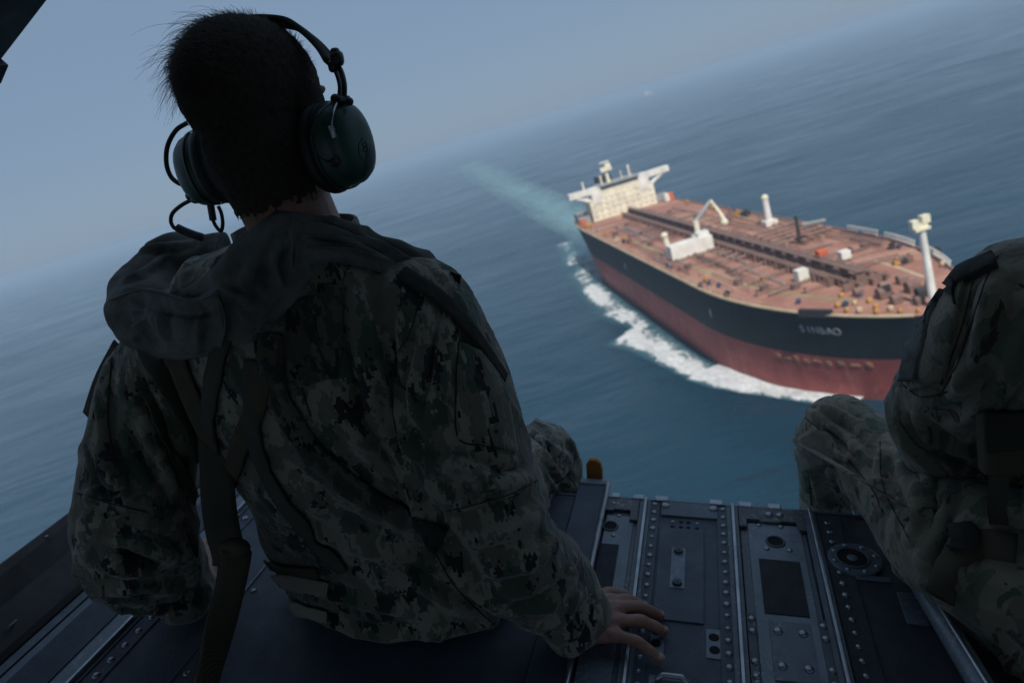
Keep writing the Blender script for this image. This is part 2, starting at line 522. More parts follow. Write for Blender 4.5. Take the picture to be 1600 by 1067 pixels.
gx = np.concatenate([-np.geomspace(40000, 1200, 9), np.linspace(-1000, 1000, 21), np.geomspace(1200, 40000, 9)])
gy = gx + 300
V = [(x, y, 0.0) for y in gy for x in gx]; n_ = len(gx)
sea = link_mesh('sea', V, [(j * n_ + i, j * n_ + i + 1, (j + 1) * n_ + i + 1, (j + 1) * n_ + i) for j in range(n_ - 1) for i in range(n_ - 1)], sea_material(), smooth=False)
tag(sea, 'deep blue open sea with long wind ripples fading into haze', 'sea', kind='structure')

# ------------------------------------------------------------------ tanker
SHIP_O = (85.81, 441.75); SHIP_TH = -1.53382
DK = 26.7; BAND = 13.3
ship_m = Matrix.Translation((SHIP_O[0], SHIP_O[1], 0)) @ Matrix.Rotation(SHIP_TH, 4, 'Z')
ship = empty('tanker', ship_m, 'long rust-red and black oil tanker with cream bridge steaming across the sea', 'ship')

def paint(name, c, streak=(0.2, 0.08, 0.03), amt=0.35, rough=0.6):
    m, nt, b = new_mat(name)
    v = coords(nt)
    n = noise_t(nt, v, 0.22, 5, 0.6)
    base = ramp(nt, n, [(0.3, tuple(x * 0.8 for x in c)), (0.7, tuple(min(1, x * 1.2) for x in c))]).outputs[0]
    vs = coords(nt, (0.5, 0.5, 0.04))
    k = ramp(nt, noise_t(nt, vs, 1.0, 4, 0.7), [(0.55, 0), (0.72, amt)]).outputs[0]
    base = mixc(nt, k, base, streak)
    if name in ('red boot-top paint', 'black hull paint'):
        for sc_, mode_ in ((0.055, 'X'), (0.11, 'Z')):
            wv = nt.nodes.new('ShaderNodeTexWave'); wv.inputs['Scale'].default_value = sc_; wv.bands_direction = mode_
            nt.links.new(v, wv.inputs[0])
            base = mixc(nt, ramp(nt, wv.outputs[1], [(0.0, 0.28), (0.03, 0.0)]).outputs[0], base, tuple(x * .5 for x in c))
        pt = ramp(nt, noise_t(nt, v, 0.09, 6, 0.7, 0.8), [(0.52, 0), (0.66, 0.4)]).outputs[0]
        base = mixc(nt, pt, base, tuple(min(1, x * 1.7 + .01) for x in c))
        sep = nt.nodes.new('ShaderNodeSeparateXYZ'); nt.links.new(v, sep.inputs[0])
        if name.startswith('red'):
            wl = ramp(nt, sep.outputs[2], [(0.0, 0.55), (0.9, 0.0)]).outputs[0]
            mr = nt.nodes.new('ShaderNodeMapRange'); mr.inputs[1].default_value = 0; mr.inputs[2].default_value = 3.0
            nt.links.new(sep.outputs[2], mr.inputs[0]); nt.links.new(mr.outputs[0], wl.node.inputs[0])
            base = mixc(nt, wl, base, (0.07, 0.06, 0.045))
    nt.links.new(base, b.inputs['Base Color']); b.inputs['Roughness'].default_value = rough
    b.inputs['Specular IOR Level'].default_value = 0.3
    return m
def deck_material():
    m, nt, b = new_mat('red oxide deck')
    v = coords(nt)
    c = ramp(nt, noise_t(nt, v, 0.05, 6, 0.65, 0.5), [(0.25, (0.25, 0.105, 0.075)), (0.5, (0.38, 0.19, 0.14)), (0.72, (0.50, 0.31, 0.22))]).outputs[0]
    k = ramp(nt, noise_t(nt, v, 0.5, 5, 0.7), [(0.55, 0), (0.75, 0.5)]).outputs[0]
    c = mixc(nt, k, c, (0.16, 0.065, 0.045))
    wv = nt.nodes.new('ShaderNodeTexWave'); wv.inputs['Scale'].default_value = 0.075; wv.bands_direction = 'X'; wv.inputs['Distortion'].default_value = 0.0
    nt.links.new(v, wv.inputs[0])
    k = ramp(nt, wv.outputs[1], [(0.0, 0.3), (0.035, 0.0)]).outputs[0]
    c = mixc(nt, k, c, (0.14, 0.06, 0.05))
    nt.links.new(c, b.inputs['Base Color']); b.inputs['Roughness'].default_value = 0.75
    b.inputs['Specular IOR Level'].default_value = 0.25
    return m
MS = {
 'red': paint('red boot-top paint', (0.34, 0.075, 0.066), (0.40, 0.20, 0.12), 0.7),
 'black': paint('black hull paint', (0.011, 0.016, 0.021), (0.05, 0.038, 0.032), 0.3, 0.6),
 'deck': deck_material(),
 'cream': paint('cream paint', (0.78, 0.72, 0.55), (0.42, 0.28, 0.14), 0.25),
 'white': paint('white paint', (0.76, 0.74, 0.68), (0.45, 0.36, 0.25), 0.2),
 'grey': paint('grey paint', (0.30, 0.31, 0.31), (0.2, 0.15, 0.1), 0.3),
 'pipe': paint('brown pipe paint', (0.24, 0.15, 0.122), (0.2, 0.1, 0.06), 0.4),
 'pipe2': paint('dark pipe paint', (0.20, 0.125, 0.102), (0.15, 0.07, 0.04), 0.4),
 'yellow': paint('yellow paint', (0.46, 0.25, 0.07), (0.3, 0.12, 0.04), 0.3),
 'orange': paint('orange paint', (0.62, 0.14, 0.06), (0.4, 0.1, 0.04), 0.2),
 'blue': paint('blue paint', (0.06, 0.075, 0.14), (0.1, 0.08, 0.1), 0.2),
 'green': paint('green walkway paint', (0.26, 0.30, 0.12), (0.3, 0.2, 0.12), 0.4),
 'buff': paint('buff walkway paint', (0.52, 0.40, 0.26), (0.3, 0.2, 0.12), 0.4),
 'glass': simple('bridge window glass', (0.02, 0.03, 0.035), 0.1, 0, 0.1, 1.0),
 'dark': simple('dark deck fitting', (0.03, 0.028, 0.03), 0.7, 0, 0.3, 1.0),
 'letter': simple('white lettering', (0.5, 0.5, 0.5), 0.6, 0, 0.3, 2.0),
 'mark': paint('pale draught band', (0.38, 0.22, 0.14), (0.2, 0.07, 0.05), 0.7),
}
def sm(name, mb, mat, parent=ship, smooth=False, label=None):
    # the ship is measured with starboard positive; its own Y axis points to port
    for q in mb.V: q[1] = -q[1]
    mb.F = [f[::-1] for f in mb.F]
    o = mb.build(name, MS[mat], parent, smooth)
    if label: o['label'] = label
    return o
def half_breadth(s, z):
    """starboard half breadth of the hull"""
    f = min(1.0, max(0.0, z / DK))
    s0 = 202 + 6 * f; tip = 273 + 15 * f ** 1.2
    if s > s0:
        t = min(1.0, (s - s0) / (tip - s0))
        return 30.0 * max(0.0, 1 - t ** 2.1) ** 0.72
    st = 30 + 30 * (1 - f)
    if s < st:
        t = (st - s) / (st + 22)
        lo = 4 + 22 * f ** 0.5
        return 30 - (30 - lo) * min(1, t) ** 2.0
    return 30.0
def hull_part(z0, z1, nz):
    mb = MB(); u = np.concatenate([np.linspace(-22, 190, 24), np.linspace(200, 258, 16)])
    Z = np.linspace(z0, z1, nz); G = []
    for z in Z:
        f = max(0, z / DK); tip = 273 + 15 * f ** 1.2
        ss = [s for s in u] + [258 + (tip - 258) * math.sin(k / 10 * math.pi / 2) for k in range(1, 11)]
        G.append([np.array([s, -half_breadth(s, z), z]) for s in ss] + [np.array([s, half_breadth(s, z), z]) for s in ss[::-1]])
    m = len(G[0])
    for g in G: mb.V += g
    for j in range(len(Z) - 1):
        for k in range(m):
            k2 = (k + 1) % m
            mb.F.append((j * m + k, j * m + k2, (j + 1) * m + k2, (j + 1) * m + k))
    return mb
low = hull_part(-2.0, BAND, 8); up = hull_part(BAND, DK + 0.0, 7)
hull = sm('hull', up, 'black', smooth=True, label='black upper hull')
sm('boot_topping', low, 'red', smooth=True, label='dark red lower hull')
# deck sheet
mb = MB(); ss = np.concatenate([np.linspace(-22, 200, 30), np.linspace(205, 287.5, 30)])
for s in ss:
    hb = max(0.05, half_breadth(s, DK) - 0.15)
    mb.V += [np.array([s, -hb, DK - 0.25]), np.array([s, -hb * .5, DK + 0.15]), np.array([s, 0, DK + 0.35]), np.array([s, hb * .5, DK + 0.15]), np.array([s, hb, DK - 0.25])]
for i in range(len(ss) - 1):
    for k in range(4):
        mb.F.append((i * 5 + k, (i + 1) * 5 + k, (i + 1) * 5 + k + 1, i * 5 + k + 1))
sm('deck', mb, 'deck', smooth=True)
# sheer strake / gunwale bar in pale buff
for side in (-1, 1):
    P = [(s, side * (half_breadth(s, DK) + 0.05), DK + 0.1) for s in np.concatenate([np.linspace(-22, 200, 20), np.linspace(206, 284, 26)])]
    sm('gunwale', MB().tube(P, 0.45, 6), 'buff' if side > 0 else 'pipe')
Z0 = DK + 0.35
# superstructure: x0 is the front wall
sx = 10.0
sm('accommodation', MB().box((sx - 8, 0, Z0 + 6.5), (16, 39, 13.0)), 'cream', label='cream accommodation front')
sm('bridge_deck', MB().box((sx - 7, 0, Z0 + 14.6), (14, 34, 3.2)), 'cream')
sm('bridge_roof', MB().box((sx - 7, 0, Z0 + 19.0), (15, 25, 0.8)), 'grey')
wb = sm('wheelhouse', MB().box((sx - 6.5, 0, Z0 + 17.4), (12, 24, 2.4)), 'grey')
for k in range(12):
    sm('window', MB().box((sx - 0.45, -11 + k * 2.0, Z0 + 17.7), (0.3, 1.6, 1.3)), 'glass', wb)
for side in (-1, 1):
    # bridge wing: box girder tapering outboard with a triangular brace and an open eye
    w = MB()
    y0, y1 = side * 11.5, side * 30.5
    zt = Z0 + 19.2
    V = []
    for (y, za, zb) in ((y0, zt - 9.0, zt), (side * 17.5, zt - 9.0, zt), ):
        for x in (sx - 7, sx + 0.3): V += [np.array([x, y, za]), np.array([x, y, zb])]
    w.add(V, [(0, 1, 3, 2), (4, 6, 7, 5), (0, 2, 6, 4), (1, 5, 7, 3), (2, 3, 7, 6), (0, 4, 5, 1)])
    wing = sm('bridge_wing', w, 'white', label='white cantilevered bridge wing')
    V = []
    for (y, za, zb) in ((side * 17.5, zt - 3.2, zt), (y1, zt - 3.0, zt + 0.3)):
        for x in (sx - 5, sx + 0.3): V += [np.array([x, y, za]), np.array([x, y, zb])]
    sm('wing_girder', MB().add(V, [(0, 1, 3, 2), (4, 6, 7, 5), (0, 2, 6, 4), (1, 5, 7, 3), (2, 3, 7, 6), (0, 4, 5, 1)]), 'white', wing)
    sm('wing_brace', MB().tube([(sx - 1, side * 17.2, zt - 8.0), (sx - 1, side * 22.0, zt - 5.4), (sx - 1, side * 28.5, zt - 2.2)], [1.2, 1.05, 0.9], 8), 'white', wing)
    sm('deck_locker', MB().box((sx - 9, side * 24, Z0 + 2), (10, 7, 4)), 'grey')
for k in range(4):
    for j in range(10):
        sm('window', MB().box((sx + 0.03, -17 + j * 3.8, Z0 + 1.9 + k * 3.1), (0.16, 0.75, 0.75)), 'grey')
    sm('deck_lip', MB().box((sx + 0.1, 0, Z0 + 3.3 + k * 3.1), (0.3, 39.2, 0.22)), 'white')
funnel = MB().box((sx - 26, 3, Z0 + 11), (9, 9, 22)); sm('funnel', funnel, 'dark')
mast = MB().tube([(sx - 5, 4.5, Z0 + 19), (sx - 5.5, 4.7, Z0 + 27)], [1.2, 0.7], 8)
rm = sm('radar_mast', mast, 'cream')
sm('mast_platform', MB().box((sx - 5.4, 4.7, Z0 + 27.3), (4, 6.5, 2.2)).box((sx - 5.4, 3.2, Z0 + 29.3), (3, 3, 2)), 'cream', rm)
sm('radar_scanner', MB().box((sx - 5.4, 4.7, Z0 + 31.3), (0.8, 5.5, 0.7)), 'white', rm)
for y, z, r in ((8.8, 4.8, 0.6), (-8.5, 6.2, 0.65), (-3.5, 4.4, 0.35), (20, 4.2, 0.55)):
    sm('antenna_mast', MB().tube([(sx - 5, y, Z0 + 19), (sx - 5, y, Z0 + 19 + z)], [r, r * .8], 8).ball((sx - 5, y, Z0 + 19 + z), r * 1.2, None, 8, 6), 'cream')
# lifeboats, lockers and tanks aft
for y, c in ((-27, 'orange'), (-24.5, 'white'), (27, 'orange')):
    sm('deck_tank', MB().tube([(sx + 4, y, Z0), (sx + 4, y, Z0 + 4.5)], [1.6, 1.6], 10), c)
sm('aft_store', MB().box((-12, 22, Z0 + 2.5), (8, 8, 5)), 'grey')
sm('winch', MB().box((sx + 8, 25, Z0 + 1), (3, 4, 2)), 'yellow')
# deck crane amidships: post, raised jib, cab; white store house under it
cr = sm('deck_crane', MB().tube([(143, 4.5, Z0), (143, 4.5, Z0 + 9)], [1.35, 1.1], 10), 'cream', label='cream deck crane amidships')
sm('crane_jib', MB().tube([(143, 4.5, Z0 + 8.4), (138, -5, Z0 + 14)], [1.0, 0.7], 8), 'grey', cr)
sm('crane_hook_arm', MB().tube([(138, -5, Z0 + 14.3), (140, -7.5, Z0 + 8), (141, -8, Z0 + 5)], [0.7, 0.7, 1.1], 8).ball((141, -8, Z0 + 4.2), 1.6, None, 10, 8), 'cream', cr)
sm('crane_foot', MB().box((143, 4.5, Z0 + 1.5), (5, 5, 3)), 'cream', cr)
sm('store_house', MB().box((160, 14.5, Z0 + 2.8), (6, 17, 5.4)).box((159, 8.5, Z0 + 6.3), (4, 4.5, 1.8)), 'white', label='white store house beside the crane')
sm('vent_post', MB().tube([(151, 20, Z0), (150, 20.5, Z0 + 8)], [1.3, 1.0], 8).ball((150, 20.5, Z0 + 8), 1.5, None, 8, 6), 'cream')
# masts on deck
vm = sm('vent_mast', MB().tube([(152, -22, Z0), (152, -22, Z0 + 10.5)], [1.35, 1.15], 10).box((152, -22, Z0 + 1), (5, 5, 2)), 'white', label='white vent mast on the port side')
sm('mast_head', MB().ball((152, -22, Z0 + 11.1), 1.4, None, 10, 8), 'cream', vm)
fm = sm('foremast', MB().tube([(283, 0, Z0 - 1), (282, 0, Z0 + 18.5)], [0.95, 0.7], 10), 'white', label='tall pale foremast near the bow')
sm('mast_light_platform', MB().box((282, 0.3, Z0 + 18.6), (2.2, 3.6, 0.6)).box((282, 1.7, Z0 + 20.0), (1.4, 1.5, 1.9)).box((282, -0.9, Z0 + 20.6), (1.5, 1.9, 1.8)).box((282, 0.3, Z0 + 19.3), (1.2, 3.0, 1.0)), 'cream', fm)
# pipe rack along the centre line
for k in range(9):
    y = -5.2 + k * 1.3
    sm('deck_pipe', MB().tube([(20, y, Z0 + 1.5 + (k % 3) * 0.35), (258 - (k % 3) * 6, y, Z0 + 1.5 + (k % 3) * 0.35)], 0.42 + 0.1 * (k % 2), 8), ('pipe', 'pipe2', 'pipe')[k % 3])
cw = sm('catwalk', MB().box((140, 1.0, Z0 + 4.4), (232, 2.2, 0.3)), 'pipe2', label='raised catwalk above the deck pipes')
for k in range(30): sm('pipe_support', MB().box((26 + k * 7.9, 0, Z0 + 1.0), (0.7, 12.5, 2.0)).box((26 + k * 7.9, 1.0, Z0 + 3.1), (0.5, 2.6, 2.8)), 'pipe2', cw)
rl = MB()
for side in (-1, 1):
    for k in range(0): rl.box((26 + k * 6.2, 1.0 + side * 1.1, Z0 + 5.1), (0.16, 0.16, 1.2))
    rl.box((140, 1.0 + side * 1.1, Z0 + 5.7), (232, 0.12, 0.12))
sm('catwalk_rail', rl, 'pipe', cw)
pr = np.random.default_rng(4)
for k in range(44):
    y = (1 if k % 2 else -1) * pr.uniform(7.5, 27); x0 = pr.uniform(25, 210); L_ = pr.uniform(18, 70)
    x1 = min(x0 + L_, 250 - abs(y))
    sm('deck_line', MB().tube([(x0, y, Z0 + .1), (x0 + .4, y, Z0 + .7), (x1 - .4, y, Z0 + .7), (x1, y, Z0 + .1)], pr.uniform(.14, .3), 5), ('pipe', 'pipe2', 'buff', 'grey')[k % 4 if k % 3 else 0])
for k in range(40):
    x = 28 + k * 5.6; sd_ = 1 if k % 2 else -1; y1 = pr.uniform(12, 27)
    sm('deck_line', MB().tube([(x, sd_ * 6.5, Z0 + .5), (x, sd_ * y1, Z0 + .35)], pr.uniform(.12, .24), 5), ('pipe', 'pipe2')[k % 2])
    if k % 2: sm('valve', MB().tube([(x, sd_ * y1, Z0 - .2), (x, sd_ * y1, Z0 + 1.5)], .28, 6).tube([(x, sd_ * y1, Z0 + 1.5), (x, sd_ * y1, Z0 + 1.65)], .7, 8), ('pipe', 'yellow', 'pipe2', 'orange')[(k // 2) % 4] if k % 5 == 0 else 'pipe2')
# manifold amidships
for k in range(5):
    x = 168 + k * 6.0
    sm('manifold_pipe', MB().tube([(x, -6, Z0 + 1.6), (x, -24, Z0 + 1.6)], 0.5, 8).tube([(x, -24, Z0 + 1.6), (x, -26, Z0 + 1.6)], 0.8, 8), 'pipe')
    sm('manifold_pipe', MB().tube([(x, 6, Z0 + 1.2), (x, 9.5, Z0 + 1.2)], 0.45, 8), 'pipe')
for x in (62, 84, 108, 186, 206, 222, 238):
    for side in (-1, 1):
        sm('cross_pipe', MB().tube([(x, side * 6, Z0 + 0.9), (x + 1, side * 13, Z0 + 0.9), (x + 1, side * (17 + x % 5), Z0 + 0.3)], 0.33, 6), 'pipe')
for (x, y) in ((55, 12), (55, -12), (90, 14), (90, -14), (120, 19), (120, -18), (172, 15), (196, -14), (205, 16), (218, 20), (222, -20), (240, 12), (246, -16), (180, 23), (70, 22), (232, 18), (165, -26), (100, 23)):
    sm('tank_hatch', MB().tube([(x, y, Z0 - .2), (x, y, Z0 + 1.2)], [1.3, 1.3], 10).tube([(x, y, Z0 + 1.2), (x, y, Z0 + 1.5)], [1.5, 1.5], 10), 'pipe2')
# walkway paint on the deck
for side, mt in ((1, 'green'), (-1, 'buff')):
    P = [(90, 21), (175, 20.5), (205, 19.5), (232, 17), (250, 13), (264, 8)] if side == 1 else [(60, -12), (150, -10), (205, -12), (240, -14), (262, -12)]
    P = spline(P, 40); mb = MB()
    for p in P:
        z = DK + 0.36 - 0.6 * (abs(p[1]) / 30) + 0.06
        mb.V += [np.array([p[0], p[1] * side * (1 if side == 1 else -1) - 0.55, z]), np.array([p[0], p[1] * side * (1 if side == 1 else -1) + 0.55, z])]
    for i in range(len(P) - 1): mb.F.append((2 * i, 2 * i + 2, 2 * i + 3, 2 * i + 1))
    # mirrored so that positive y is port in the ship's own axes
    sm('walkway_line', mb, mt)
# things along the deck; y given to starboard
def stb(mb, name, mat, label=None): return sm(name, mb, mat, label=label)
stb(MB().box((235, 7.5, Z0 + 2.0), (3.2, 3.2, 3.2)), 'deck_box', 'white', 'white box on the starboard deck')
stb(MB().box((228, -10, Z0 + 1.6), (2.6, 3.0, 2.8)), 'deck_box', 'white', 'white box beside the pipe rack')
stb(MB().box((233, -0.5, Z0 + 6), (2.8, 2.6, 1.6)), 'rescue_box', 'orange', 'bright orange box on the catwalk')
lf = stb(MB().tube([(194.5, -13, Z0), (194.5, -13, Z0 + 10)], [0.7, 0.6], 8), 'derrick_post', 'dark')
sm('derrick_boom', MB().tube([(195.5, -14.5, Z0 + 6.5), (200, -20.5, Z0 + 6.8)], [0.7, 0.6], 8), 'grey', lf)
for (x, y, mt, sz) in ((246, -15, 'yellow', 2.2), (247, -16.5, 'dark', 2.0), (222, -15, 'dark', 2.2), (246, -18.5, 'pipe', 2.6), (60, 25, 'yellow', 2.4), (92, 23.5, 'yellow', 2.4), (96, 25, 'dark', 2.0), (88, 26, 'buff', 2.6),
                       (40, -27, 'yellow', 2.2), (76, -27, 'yellow', 2.6), (84, -26, 'yellow', 2.4), (116, -24, 'yellow', 3.2), (122, -25, 'dark', 4.0), (104, -26, 'dark', 3.0), (110, -23, 'pipe', 4), (168, 27, 'blue', 1.2), (172, 27, 'blue', 1.2),
                       (204, 25.5, 'yellow', 1.8), (208, 26, 'blue', 1.5), (214, 25, 'blue', 1.5), (252, 17.5, 'blue', 1.4), (232, -25, 'blue', 1.4), (262, 6, 'blue', 1.4), (265, 11.5, 'blue', 1.6), (206, -28, 'blue', 1.8), (230, -24, 'dark', 2.2), (247, -26, 'dark', 2.4), (208, 29, 'dark', 1.8), (226, 27.3, 'dark', 1.8)):
    sz *= 0.75
    sm('deck_fitting', MB().box((x, y, Z0 + sz * .35), (sz, sz * 1.2, sz * .8), (x * 7.3) % 3).tube([(x, y, Z0 + sz * .5), (x + sz * .3, y, Z0 + sz * 1.1)], [sz * .3, sz * .2], 6), mt)
# windlasses, chains and bollards crowded on the forecastle
for (x, y, mt, sz) in ((268, 3, 'pipe2', 3.6), (270, -3.5, 'pipe2', 3.8), (264, 0, 'pipe', 3.4), (274, 3.5, 'pipe2', 3.0), (275, -2.5, 'dark', 3.2), (261, 5.5, 'pipe', 2.8), (262, -6, 'pipe', 3.0), (279, 1, 'pipe2', 2.6), (268, 6.8, 'yellow', 1.9), (273, 8.2, 'yellow', 1.7),
                       (277, 7, 'buff', 1.8), (264, 13, 'yellow', 1.9), (269, 13.5, 'yellow', 1.6), (272, 12, 'buff', 1.9), (276, 10, 'yellow', 1.6), (280, 6.5, 'yellow', 1.5), (258, 8.5, 'yellow', 1.8), (280, -4, 'yellow', 1.6), (268, -9, 'buff', 2.0), (258, -20, 'buff', 1.8), (283, 4, 'yellow', 1.3), (266, 9.6, 'buff', 1.5)):
    sz *= 0.55 if sz < 2.5 else 0.72
    w = sm('windlass' if sz > 2.5 else 'mooring_bollard', MB().box((x, y, Z0 + sz * .3), (sz * .9, sz * 1.1, sz * .55)).tube([(x, y - sz * .6, Z0 + sz * .65), (x, y + sz * .6, Z0 + sz * .65)], [sz * .45, sz * .45], 10), mt)
# rails along the port bulwark, fairleads
for (a, b2) in ((196, 214), (218, 236), (240, 262)):
    mb = MB()
    for s in np.arange(a, b2, 1.7): mb.box((s, -half_breadth(s, DK) + 0.2, Z0 + 0.8), (0.35, 0.35, 2.0))
    P = [(s, -half_breadth(s, DK) + 0.2, Z0 + 1.8) for s in np.linspace(a, b2, 10)]
    mb.tube(P, 0.18, 5)
    sm('bow_rail', mb, 'white')
mb = MB()
for s in np.arange(-20, 250, 4.0): mb.box((s, half_breadth(s, DK) - 0.3, Z0 + 0.5), (0.2, 0.2, 1.3))
mb.tube([(s, half_breadth(s, DK) - 0.3, Z0 + 1.1) for s in np.linspace(-20, 250, 40)], 0.1, 5)
sm('deck_rail', mb, 'buff')
# chock plate over the name and the name itself on the bow
sm('fairlead_plate', MB().box((264, half_breadth(264, DK) + 0.2, DK + 0.4), (9, 1.2, 2.0), -0.55), 'dark')
def hull_pt(s, z, off=0.12):
    y = half_breadth(s, z); e = 0.5
    tx = norm([e * 2, half_breadth(s + e, z) - half_breadth(s - e, z), 0])
    ty = norm([0, half_breadth(s, z + e) - half_breadth(s, z - e), 2 * e])
    nn = norm(np.cross(tx, ty))
    if nn[1] < 0: nn = -nn
    return np.array([s, y, z]) + nn * off, tx, ty, nn
txt_s = 262.2
def hull_text(ch, s, z, size, mat, parent):
    cu = bpy.data.curves.new('letter', 'FONT'); cu.body = ch; cu.size = size; cu.align_x = 'CENTER'; cu.extrude = 0.04
    cu.materials.append(MS[mat])
    o = bpy.data.objects.new('letter', cu); col.objects.link(o)
    me = bpy.data.meshes.new_from_object(o.evaluated_get(bpy.context.evaluated_depsgraph_get()))
    bpy.data.objects.remove(o); me.materials.clear(); me.materials.append(MS[mat])
    o = bpy.data.objects.new('letter', me); col.objects.link(o)
    p, tx, ty, nn = [v * np.array([1, -1, 1]) for v in hull_pt(s, z)]
    o.matrix_local = Matrix(((tx[0], ty[0], nn[0], p[0]), (tx[1], ty[1], nn[1], p[1]), (tx[2], ty[2], nn[2], p[2]), (0, 0, 0, 1)))
    o.parent = parent
    return o

for k, ch in enumerate('SINBAO'):
    hull_text(ch, 257.9 + k * 1.85, 20.8, 3.1, 'letter', hull)
for s_, z_ in ((215, 19.5), (110, 19.0)):
    p, tx, ty, nn = hull_pt(s_, z_)
    sm('draught_mark', MB().box(p, (0.8, 0.2, 2.6)), 'letter', hull)
for k in range(9):
    p, tx, ty, nn = hull_pt(246 + k * 3.0, 11.6 - (k % 2) * .3)
    sm('worn_band', MB().box(p, ((1.6, 2.3, 1.2)[k % 3], 0.16, (1.1, 0.7, 1.4)[k % 3]), 0, (tx, nn, ty)), 'mark', hull)

# ------------------------------------------------------------------ far boat
bx, by = 470.0, 9000.0
def ground_at(x, y):
    w = BASIS @ np.array([x - CX, y - CY, F_PX]); return CAM + w * (-H_CAM / w[2])
v_ = BASIS @ np.array([1011 - CX, 137 - CY, F_PX]); v_ = v_ / np.hypot(v_[0], v_[1]) * 8000
boat = empty('far_boat', Matrix.Translation((v_[0], v_[1], 0)) @ Matrix.Rotation(0.5, 4, 'Z') @ Matrix.Scale(1.35, 4), 'tiny pale boat far off near the hazy horizon', 'boat')
G = []
for z, kx, ky in ((-1, .9, .7), (4, .97, .9), (9, 1.0, 1.0)):
    G.append([np.array([x * kx, y * ky, z]) for x, y in ((-50, -9), (30, -9), (56, 0), (30, 9), (-50, 9))])
bm = MB().loft(G)
bm.build('hull', MS['white'], boat)
MB().box((-25, 0, 18), (34, 15, 18)).build('deckhouse', MS['cream'], boat)
MB().box((-24, 0, 30), (18, 12, 6)).build('bridge', MS['white'], boat)
MB().tube([(-22, 0, 32), (-22, 0, 44)], [1.4, 0.8], 8).build('mast', MS['white'], boat)
MB().box((18, 0, 13), (30, 12, 8)).build('cargo', MS['cream'], boat)

# ------------------------------------------------------------------ foam and wake
def foam_material(name, c, sc, st, soft, rough=0.7, aer=0.0, gain=1.9, amax=1, aer_c=(0.10, 0.27, 0.32)):
    m, nt, b = new_mat(name)
    at = nt.nodes.new('ShaderNodeAttribute'); at.attribute_name = 'foam_amount'
    v = coords(nt, (st, 1, 1))
    n = noise_t(nt, v, sc, 9, 0.74, 1.3)
    n2 = noise_t(nt, v, sc * 0.25, 4, 0.6, 0.8)
    def math_(op, a, b_):
        q = nt.nodes.new('ShaderNodeMath'); q.operation = op
        for i, z in enumerate((a, b_)):
            if np.isscalar(z): q.inputs[i].default_value = z
            else: nt.links.new(z, q.inputs[i])
        return q.outputs[0]
    noise = math_('ADD', math_('MULTIPLY', n, 0.6), math_('MULTIPLY', n2, 0.4))
    tot = math_('ADD', math_('SUBTRACT', math_('MULTIPLY', noise, gain), (gain - 1) / 2), at.outputs['Fac'])
    f = ramp(nt, tot, [(0.94 - soft, 0), (0.94, amax)]).outputs[0]
    b.inputs['Roughness'].default_value = rough
    if aer:
        w = ramp(nt, math_('ADD', at.outputs['Fac'], math_('MULTIPLY', n2, 0.5)), [(0.22, 0), (0.62, aer)]).outputs[0]
        nt.links.new(math_('MAXIMUM', f, w), b.inputs['Alpha'])
        cv = ramp(nt, noise_t(nt, v, sc * 3.1, 6, 0.7, 0.5), [(0.3, tuple(x * .55 for x in c)), (0.65, c)]).outputs[0]
        nt.links.new(mixc(nt, f, aer_c, cv), b.inputs['Base Color'])
    else:
        nt.links.new(f, b.inputs['Alpha']); b.inputs['Base Color'].default_value = (*c, 1)
    bump_n(nt, b, n, 0.8, 1.2)
    return m
def foam_sheet(name, rows, dens, mat, label, cat, zf):
    V = []; D = []; F = []; m = len(rows[0])
    for i, r in enumerate(rows):
        for k, p in enumerate(r):
            V.append((p[0], -p[1], zf(i, k))); D.append(dens[i][k])
    for i in range(len(rows) - 1):
        for k in range(m - 1):
            F.append((i * m + k, i * m + k + 1, (i + 1) * m + k + 1, (i + 1) * m + k))
    o = link_mesh(name, V, F, mat)
    o.matrix_world = ship_m
    a = o.data.attributes.new('foam_amount', 'FLOAT', 'POINT'); a.data.foreach_set('value', np.array(D, float))
    return tag(o, label, cat, kind='stuff')
OUT = np.array([(276, 1), (270, 14), (262, 19), (243, 30), (227, 39), (215, 43), (201, 45), (186, 48), (172, 50), (160, 55), (153, 57), (149, 50), (142, 44), (128, 47), (115, 50), (95, 49), (68, 49), (40, 47), (10, 46), (-25, 43), (-70, 36), (-110, 34)], float)
rows, dens = [], []
NS, NK = 190, 26
for s in np.linspace(266, -110, NS):
    yo = np.interp(-s, -OUT[:, 0], OUT[:, 1])
    yi = max(half_breadth(min(s, 272.9), 0) - 0.5, 0) if s > -22 else max(0, 22 - (-22 - s) * 0.1)
    yo = max(yo, yi + 0.5)
    row, de = [], []
    for k in range(NK):
        t = k / (NK - 1); row.append((s + (t - .5) * 4, yi + (yo - yi) * t))
        edge = min(1, (1 - t) / 0.42)
        inner_ = min(1, t / 0.25)
        big = 0.5 + 0.5 * math.sin(s * 0.115 + 1.1 * math.sin(s * 0.05))          # the wave breaks in separate lobes
        if s > 214: core = 0.58
        elif s > 146: core = 0.12 + 0.42 * math.exp(-((t - 0.62) / 0.40) ** 2) - 0.16 * (1 - inner_)
        elif s > 20: core = 0.06 + (0.30 + 0.24 * big) * math.exp(-((t - 0.52) / 0.33) ** 2) - 0.10 * (1 - inner_)
        else: core = (0.26 + 0.16 * big) * math.exp(-((t - 0.5) / 0.34) ** 2) + 0.04
        de.append(core * (0.45 + 0.55 * min(1, edge * 1.6)) - (1 - edge) * 0.06 - (0.3 if t > .985 else 0))
    rows.append(row); dens.append(de)
NP = np.array([[p[0] * .16, p[1] * .16, 0] for r in rows for p in r])
NZ = vnoise(NP, 3).reshape(NS, NK)
